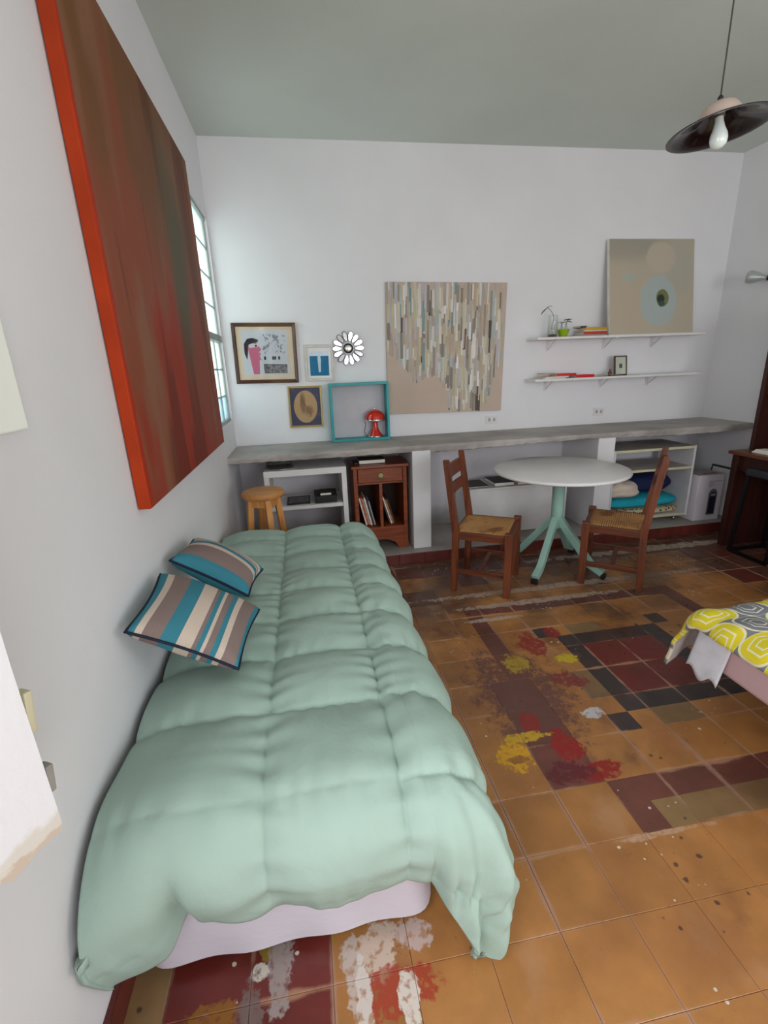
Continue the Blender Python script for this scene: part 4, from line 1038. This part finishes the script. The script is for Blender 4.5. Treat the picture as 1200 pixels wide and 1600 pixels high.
# green pot with two bottles holding sprigs
t = thing('plant_pot', (2.668, 3.748, SZ), 'lime-green bowl holding small glass bottles with leafy sprigs on the upper shelf', 'pot')
b = B(); b.lathe([(0, 0), (.028, 0), (.032, .01), (.047, .055), (.050, .058), (.046, .057), (.030, .012), (0, .008)], 28); b.build('bowl', plain('lime_ceramic', (142, 170, 30), .35), t)
for x in (-.018, .02):
    b = B(); b.lathe([(0, .012), (.014, .012), (.015, .06), (.013, .075), (.006, .088), (.006, .105), (.0075, .107), (.0075, .088), (.0165, .06), (.0155, .010), (0, .010)], 16, T((x, 0, 0))); b.build('bottle', M['glass'], t)
green = plain('fresh_green_leaf', (78, 112, 44), .5, var=.2)
b = B(); b.tube([(.02, 0, .03), (.022, 0, .11), (.032, -.005, .135)], .0018, 6); b.tube([(-.018, 0, .03), (-.018, 0, .10), (-.022, 0, .118)], .0018, 6); b.build('stem', green, t)
random.seed(8)
for k in range(9):
    a = k * 2.4; leaf(t, (.03, -.004, .112 + .003 * k), (math.cos(a), math.sin(a), random.uniform(-.1, .8)), random.uniform(.028, .04), .02, green)
for k in range(5):
    a = k * 1.3 + .4; leaf(t, (-.02, 0, .112), (math.cos(a), math.sin(a), random.uniform(.0, .5)), random.uniform(.02, .032), .012, green)
# books on the upper shelf (two piles) and the lower one
bookc = {'red': plain('red_book_cloth', (176, 58, 44), .6), 'yel': plain('mustard_book_cloth', (190, 150, 30), .6), 'grey': plain('grey_book_cloth', (150, 140, 134), .7), 'dark': plain('dark_book_cloth', (70, 52, 46), .6),
         'sal': plain('salmon_book_cloth', (206, 120, 92), .6), 'cream': plain('cream_book_cloth', (206, 196, 182), .6), 'bred': plain('bright_red_cover', (200, 26, 30), .35), 'wh': plain('white_cover', (214, 206, 200), .5), 'pink': plain('faded_pink_cover', (200, 150, 140), .6)}
x0 = 2.775
zz_ = SZ
for k, (cn, w_b, h_b, dx_, cnm) in enumerate((('grey', .235, .012, 0, 'grey'), ('red', .205, .022, .04, 'red'), ('cream', .20, .010, .038, 'cream'), ('yel', .19, .020, .05, 'mustard yellow'))):
    pos = ['lowest', 'second from the bottom', 'third from the bottom', 'topmost'][k]
    book('book', (x0 + dx_, 3.69, zz_), w_b, .14, h_b, bookc[cn], '%s book, %s of the pile beside the leaning canvas' % (cnm, pos), 0, 'books on the upper shelf', spine=True); zz_ += h_b + .0003
book('book', (2.765 + .02, 3.69 - .0, zz_), .05, .12, .012, bookc['dark'], 'small dark book lying on the left end of the book pile on the upper shelf', 0, 'books on the upper shelf', spine=True)
LZs = 1.302
book('magazine', (2.47, 3.662, LZs), .21, .18, .008, bookc['wh'], 'white magazine at the left end of the lower shelf', 0.05, 'books on the lower shelf')
book('magazine', (2.50, 3.675, LZs + .0083), .2, .16, .010, bookc['cream'], 'cream magazine on top of the white magazine on the lower shelf', -.05, 'books on the lower shelf')
book('book', (2.60, 3.68, LZs + .0186), .17, .13, .02, bookc['bred'], 'bright red book on top of the cream magazine on the lower shelf', 0.0, 'books on the lower shelf', spine=True)
book('book', (2.775, 3.68, LZs), .16, .14, .022, bookc['bred'], 'bright red book lying flat on the bare board of the lower shelf', .02, 'books on the lower shelf', spine=True)
book('book', (2.49, 3.69, LZs + .0388), .10, .12, .006, bookc['pink'], 'thin faded pink booklet leaning over the red book at the left of the lower shelf', 0, 'books on the lower shelf')
m = plain('curled_print', (190, 186, 180), .6)
b = B(); b.grid(lambda u, v: (2.93 + .30 * u, 3.69 + .13 * v, LZs + .001 + .012 * math.sin(u * 3.1) ** 2), 16, 4); o = b.build('paper_sheet', m); o.modifiers.new('t', 'SOLIDIFY').thickness = .001
tag(o, 'loose pale sheet of paper between the red book and the photo frame', 'paper')
t = thing('framed_photo', (3.215, 3.745, LZs), 'small dark photo frame standing on the lower shelf', 'photo frame', rot=(math.radians(-8), 0, math.radians(6)))
b = B(); b.box((-.062, 0, 0), (.062, .008, .16), bevel=.002)
for (lo, hi) in (((-.062, -.006, 0), (-.052, 0, .16)), ((.052, -.006, 0), (.062, 0, .16)), ((-.062, -.006, 0), (.062, 0, .010)), ((-.062, -.006, .150), (.062, 0, .16))): b.box(lo, hi, bevel=.001)
b.build('frame', plain('bronze_brown', (84, 62, 52), .4), t)
b = B(); b.box((-.052, -.002, .010), (.052, -.0005, .150)); b.build('mount', plain('pale_green_mount', (188, 194, 180), .6), t)
b = B(); b.box((-.014, -.003, .06), (.016, -.002, .095)); b.build('photograph', plain('small_dark_photo', (84, 84, 80), .6, var=.4, scale=60), t)
b = B(); b.lathe([(0, 0), (.012, 0), (.016, .012), (.014, .03), (.006, .042), (.008, .05), (0, .056)], 16); tag(b.build('figurine', M['brown'], None, (3.128, 3.765, LZs)), 'tiny dark carved figurine beside the photo frame', 'figurine')

# ------------------------------------------------------------------ right rack under the counter with folded things
t = thing('shelf_rack', (2.985, 3.365, PZ), 'cream-edged white shelf rack on castors under the right part of the counter', 'rack')
lam = plain('white_melamine', (206, 204, 208), .45, var=.04); edgey = plain('yellowed_edge_band', (196, 192, 160), .5)
rw, rd = .725, .40
for z, nm in ((.625, 'top'), (.455, 'shelf'), (.05, 'bottom_board')):
    b = B(); b.box((0, .004, z), (rw - .02, rd, z + .02), bevel=.001); bo = b.build(nm, M['cement'] if nm != 'bottom_board' else lam, t)
    b = B(); b.box((0, 0, z), (rw - .02, .0038, z + .02)); b.build('edge_band', edgey, bo)
b = B(); b.box((rw - .0198, 0, .045), (rw, rd, .645), bevel=.002); b.build('side_panel', lam, t)
b = B(); b.box((-.02, 0, .045), (-.0002, rd, .645), bevel=.002); b.build('side_panel', lam, t)
for x in (.06, .64):
    for y in (.05, .34):
        b = B(); b.lathe([(0, -.008), (.014, -.008), (.017, -.004), (.017, .004), (.014, .008), (0, .008)], 16, T((x, y, .0172)) @ RY(math.radians(90))); b.box((x - .012, y - .006, .034), (x + .012, y + .006, .0495)); b.build('castor', M['silver'], t)
def soft(name, c, size, mat, label, cat, seed, p=2.6, amp=.02, fold=0.0, rotz=0):
    cx, cy, cz = c; sx, sy, sz = size
    def fn(u, v):
        a = u * 2 * math.pi; e = (v - .5) * math.pi
        f = lambda q, k: math.copysign(abs(q) ** (2 / k), q)
        x = f(math.cos(e), p) * f(math.cos(a), p); y = f(math.cos(e), p) * f(math.sin(a), p); z = f(math.sin(e), 2.1)
        n = 1 + amp * 4 * nz(x * 1.3 + seed, y * 1.3, z * 1.5, 1.2) + amp * nz(x * 5 + seed, y * 5, z * 5, 1)
        if fold: n *= 1 + fold * math.sin(z * 10)
        pz = z * sz * n
        return Vector((x * sx * n, y * sy * n, max(pz, -sz)))
    b = B(); b.grid(fn, 48, 28); bmesh.ops.remove_doubles(b.bm, verts=b.bm.verts, dist=1e-5)
    o = b.build(name, mat, None, c, (0, 0, rotz)); tag(o, label, cat); return o
ZB = PZ + .0705
m = Mat('dark_floral_cloth', lin((196, 182, 150)), .85); m.mix(m.voronoi(38).step(.28, .34, 1, 0) , lin((40, 34, 34))); m.mix(m.noise(30, 2).step(.6, .64), lin((150, 60, 40)))
o = soft('folded_cloth', (3.34, 3.55, ZB + .028), (.34, .17, .028), m.done(), 'folded black and cream patterned cloth at the bottom of the rack', 'cloth', 3, 5, .006)
m = plain('turquoise_fabric', (22, 156, 178), .8, var=.08, bump=.4, bscale=20)
soft('folded_blanket', (3.33, 3.56, ZB + .056 + .05), (.345, .17, .05), m, 'folded turquoise blanket on the patterned cloth in the rack', 'blanket', 6, 4, .012)
soft('folded_jacket', (3.42, 3.60, ZB + .156 + .088), (.245, .15, .088), plain('navy_fabric', (16, 26, 70), .85, bump=.4, bscale=14), 'dark navy padded bundle on the turquoise blanket', 'clothing', 9, 2.6, .03)
soft('folded_pillow', (3.125, 3.49, ZB + .150 + .075), (.15, .12, .075), plain('ecru_fabric', (206, 190, 176), .9, var=.06, bump=.5, bscale=16), 'crumpled ecru bundle on the left end of the turquoise blanket', 'clothing', 14, 2.8, .04)

# ------------------------------------------------------------------ appliance carton and leaning board
t = thing('appliance_carton', (3.738, 3.325, PZ), 'white cardboard carton with a picture of a dark appliance on its front', 'carton', rot=(0, 0, .0))
card = plain('white_printed_card', (216, 208, 216), .45, var=.03)
b = B(); b.box((0, 0, 0), (.245, .215, .395), bevel=.002); b.build('carton_body', card, t)
b = B(); b.box((-.001, -.001, .3952), (.246, .11, .3975)); b.box((-.001, .112, .3952), (.246, .216, .3975)); b.build('flap', plain('grey_card', (170, 160, 162), .6, var=.08), t)
b = B(); b.box((.07, .03, .3976), (.20, .06, .3982)); b.build('tape', plain('red_tape', (120, 40, 44), .5), t)
b = B(); b.prism(ell(0, 0, .042, .012, 20), .001, T((0, 0, 0)));
b.bm.free()
def cp(name, pts, mat, th_=.0008, y=0): 
    b = B(); b.prism(pts, th_, T((0, y, 0)) @ RX(math.radians(90))); return b.build(name, mat, t)
cp('printed_panel', [(.118, .045), (.200, .045), (.200, .235), (.188, .262), (.160, .276), (.130, .262), (.118, .235)], plain('grey_print', (112, 110, 120), .4), y=-.0003)
cp('printed_appliance', [(.130, .055), (.190, .055), (.190, .22), (.180, .245), (.140, .245), (.130, .22)], plain('dark_print', (34, 32, 46), .35), y=-.0013)
cp('printed_handle', [(.14, .21), (.182, .21), (.182, .232), (.14, .232)], plain('pale_print', (150, 150, 158), .4), y=-.0022)
for k in range(4): cp('printed_text', [(.105, .338 - k * .014), (.105 + (.12, .05, .06, .04)[k], .338 - k * .014), (.105 + (.12, .05, .06, .04)[k], .342 - k * .014), (.105, .342 - k * .014)], plain('text_grey', (130, 120, 132), .5), y=-.0003)
t = thing('picture_board', (4.085, 3.268, PZ), 'white board with a dark frame leaning on the right wall behind the carton', 'board', rot=(0, math.radians(8.5), 0))
b = B(); b.box((0, .012, 0), (.012, .35, .40), bevel=.002); b.build('panel', M['white'], t)
for lo, hi in (((-.004, 0, .4002), (.016, .362, .417)), ((-.004, .3502, 0), (.016, .362, .40)), ((-.004, 0, 0), (.016, .0118, .40))):
    b = B(); b.box(lo, hi, bevel=.002); b.build('frame_bar', plain('dark_grey_frame', (66, 62, 60), .5), t)

# ------------------------------------------------------------------ desk with hutch, stool, papers at the right
t = thing('writing_desk', (3.68, 1.95, 0), 'dark brown wooden desk with an upright bookcase against the right wall', 'desk')
dw, dl = .50, 1.07
b = B(); b.box((-.01, -.01, .725), (dw, dl + .01, .75), bevel=.004); b.build('desktop', M['desktop'], t)
for y in (0, dl - .05):
    b = B(); b.box((.02, y, 0), (dw, y + .045, .7248), bevel=.003); b.build('side_panel', M['desk'], t)
b = B(); b.box((.05, .045, .60), (.066, dl - .052, .7248), bevel=.002); b.build('drawer_front', M['desk'], t)
b = B(); b.box((dw - .02, .045, .12), (dw, dl - .052, .7248), bevel=.002); b.build('back_panel', M['desk'], t)
for y in (0.05, dl - .035):
    b = B(); b.box((.15, y, .7502), (dw, y + .03, 1.75), bevel=.003); b.build('bookcase_side', M['desk'], t)
for z in (1.15, 1.72):
    b = B(); b.box((.17, .0802, z), (dw, dl - .0352, z + .022), bevel=.002); b.build('bookcase_shelf', M['desk'], t)
b = B(); b.box((dw - .012, .0802, .7502), (dw, dl - .0352, 1.75)); b.build('bookcase_back', plain('dark_olive_board', (60, 42, 28), .6), t)
for k in range(3):
    o = B().box((3.735 + .004 * k, 2.66 + .006 * k, .7503 + k * .0085), (3.825, 2.90 - .008 * k, .7583 + k * .0085), bevel=.001).build('paper_pad', M['paper'])
    tag(o, ['lowest', 'middle', 'topmost'][k] + ' white paper pad of the stack on the dark desk', 'paper pad', 'paper pads on the desk')
t = thing('metal_stool', (3.665, 2.57, 0), 'black metal stool with a padded seat standing at the dark desk', 'stool')
sx_, sy_ = .30, .30
for x in (0, sx_):
    for y in (0, sy_):
        b = B(); b.bar((x, y, 0.012), (x + (.03 if x == 0 else -.03), y + (.02 if y == 0 else -.02), .59), .022, .022, bevel=.003); b.build('leg', M['blackmetal'], t)
b = B(); b.bar((0, 0, .011), (0, sy_, .011), .022, .022); b.bar((sx_, 0, .011), (sx_, sy_, .011), .022, .022); b.bar((0, sy_, .011), (sx_, sy_, .011), .022, .022); b.build('foot_rail', M['blackmetal'], t)
b = B(); b.box((.01, -.0, .59), (sx_ - .01, sy_, .645), bevel=.018, seg=3); b.build('seat', plain('charcoal_vinyl', (44, 44, 50), .45), t)

# ------------------------------------------------------------------ wall lamp on the right wall
t = thing('wall_lamp', (4.12, 3.40, 1.985), 'small metal spotlight on the right wall beside the shelves', 'lamp')
ax = (Vector((-.10, .14, .03))).normalized(); rot = Vector((0, 0, 1)).rotation_difference(ax).to_matrix().to_4x4()
dull = plain('brushed_aluminium', (176, 180, 178), .4, .4)
b = B(); b.lathe([(0, .0), (.016, .0), (.020, .03), (.036, .06), (.046, .10), (.044, .125), (.038, .13), (.03, .07), (0, .05)], 24, rot); b.build('shade', dull, t)
b = B(); b.lathe([(0, -.03), (.018, -.025), (.020, -.002), (0, 0)], 20, rot); b.build('socket', M['desk'], t)
b = B(); b.lathe([(.017, -.03), (.038, -.06), (.046, -.10), (.03, -.13), (0, -.135)], 24, rot); b.build('rear_housing', dull, t)
b = B(); b.tube([(0, 0, 0), (.03, -.02, 0), (.066, -.02, 0)], .008, 10); b.lathe([(0, 0), (.03, 0), (.03, .008), (0, .01)], 20, T((.066, -.02, 0)) @ RY(math.radians(-90))); b.build('wall_mount', dull, t)

# ------------------------------------------------------------------ pendant lamp
LPX = (2.200, 1.9, 2.352)
t = thing('pendant_lamp', LPX, 'pendant lamp with a wide dark-lined metal shade hanging at the upper right', 'lamp')
tilt = Matrix.Rotation(math.radians(-5), 4, Vector((.757, -.653, 0))) @ RY(math.radians(-8))
cream = plain('dusty_pink_enamel', (190, 168, 158), .4); inn = plain('dark_brown_enamel', (34, 20, 20), .22, coat=.4)
outer = [(.0, .0), (.03, -.002), (.054, -.014), (.068, -.034), (.074, -.054)]
b = B(); b.lathe(outer, 48, tilt); b.build('cap', cream, t)
b = B(); b.lathe([(.074, -.0535), (.10, -.066), (.14, -.080), (.172, -.088), (.176, -.091), (.172, -.0915), (.14, -.084), (.10, -.070), (.072, -.0575), (.062, -.036), (.045, -.018), (.02, -.006)], 64, tilt); b.build('shade', inn, t)
b = B(); b.lathe([(0, -.006), (.019, -.008), (.019, -.05), (0, -.05)], 20, tilt); b.build('socket', plain('grey_bakelite', (96, 88, 84), .5), t)
b = B(); b.lathe([(.014, -.05), (.015, -.065), (.020, -.085), (.029, -.108), (.0305, -.124), (.026, -.142), (.014, -.153), (0, -.156)], 28, tilt); b.build('bulb', plain('opal_glass', (222, 230, 226), .12, var=.01, coat=.5), t)
b = B(); b.lathe([(0, .022), (.006, .02), (.010, .012), (.008, -.002), (0, -.002)], 14); b.build('cord_grip', M['black'], t)
b = B(); b.tube([(0, 0, .015), (-.001, 0, .2), (-.004, 0, HEIGHT - LPX[2] - .002)], .0028, 8); b.build('cord', plain('grey_cord', (70, 66, 64), .7), t)

# ------------------------------------------------------------------ floor bits under the counter: cable at the pier
b = B(); b.tube([(1.245, 3.42, PZ + .004), (1.275, 3.50, PZ + .004), (1.288, 3.6, PZ + .02), (1.292, 3.74, PZ + .10), (1.29, 3.82, PZ + .22)], .003, 6)
tag(b.build('power_cable', plain('white_cable', (200, 196, 196), .5)), 'thin white cable on the ledge between the red-brown cabinet and the pier', 'cable')
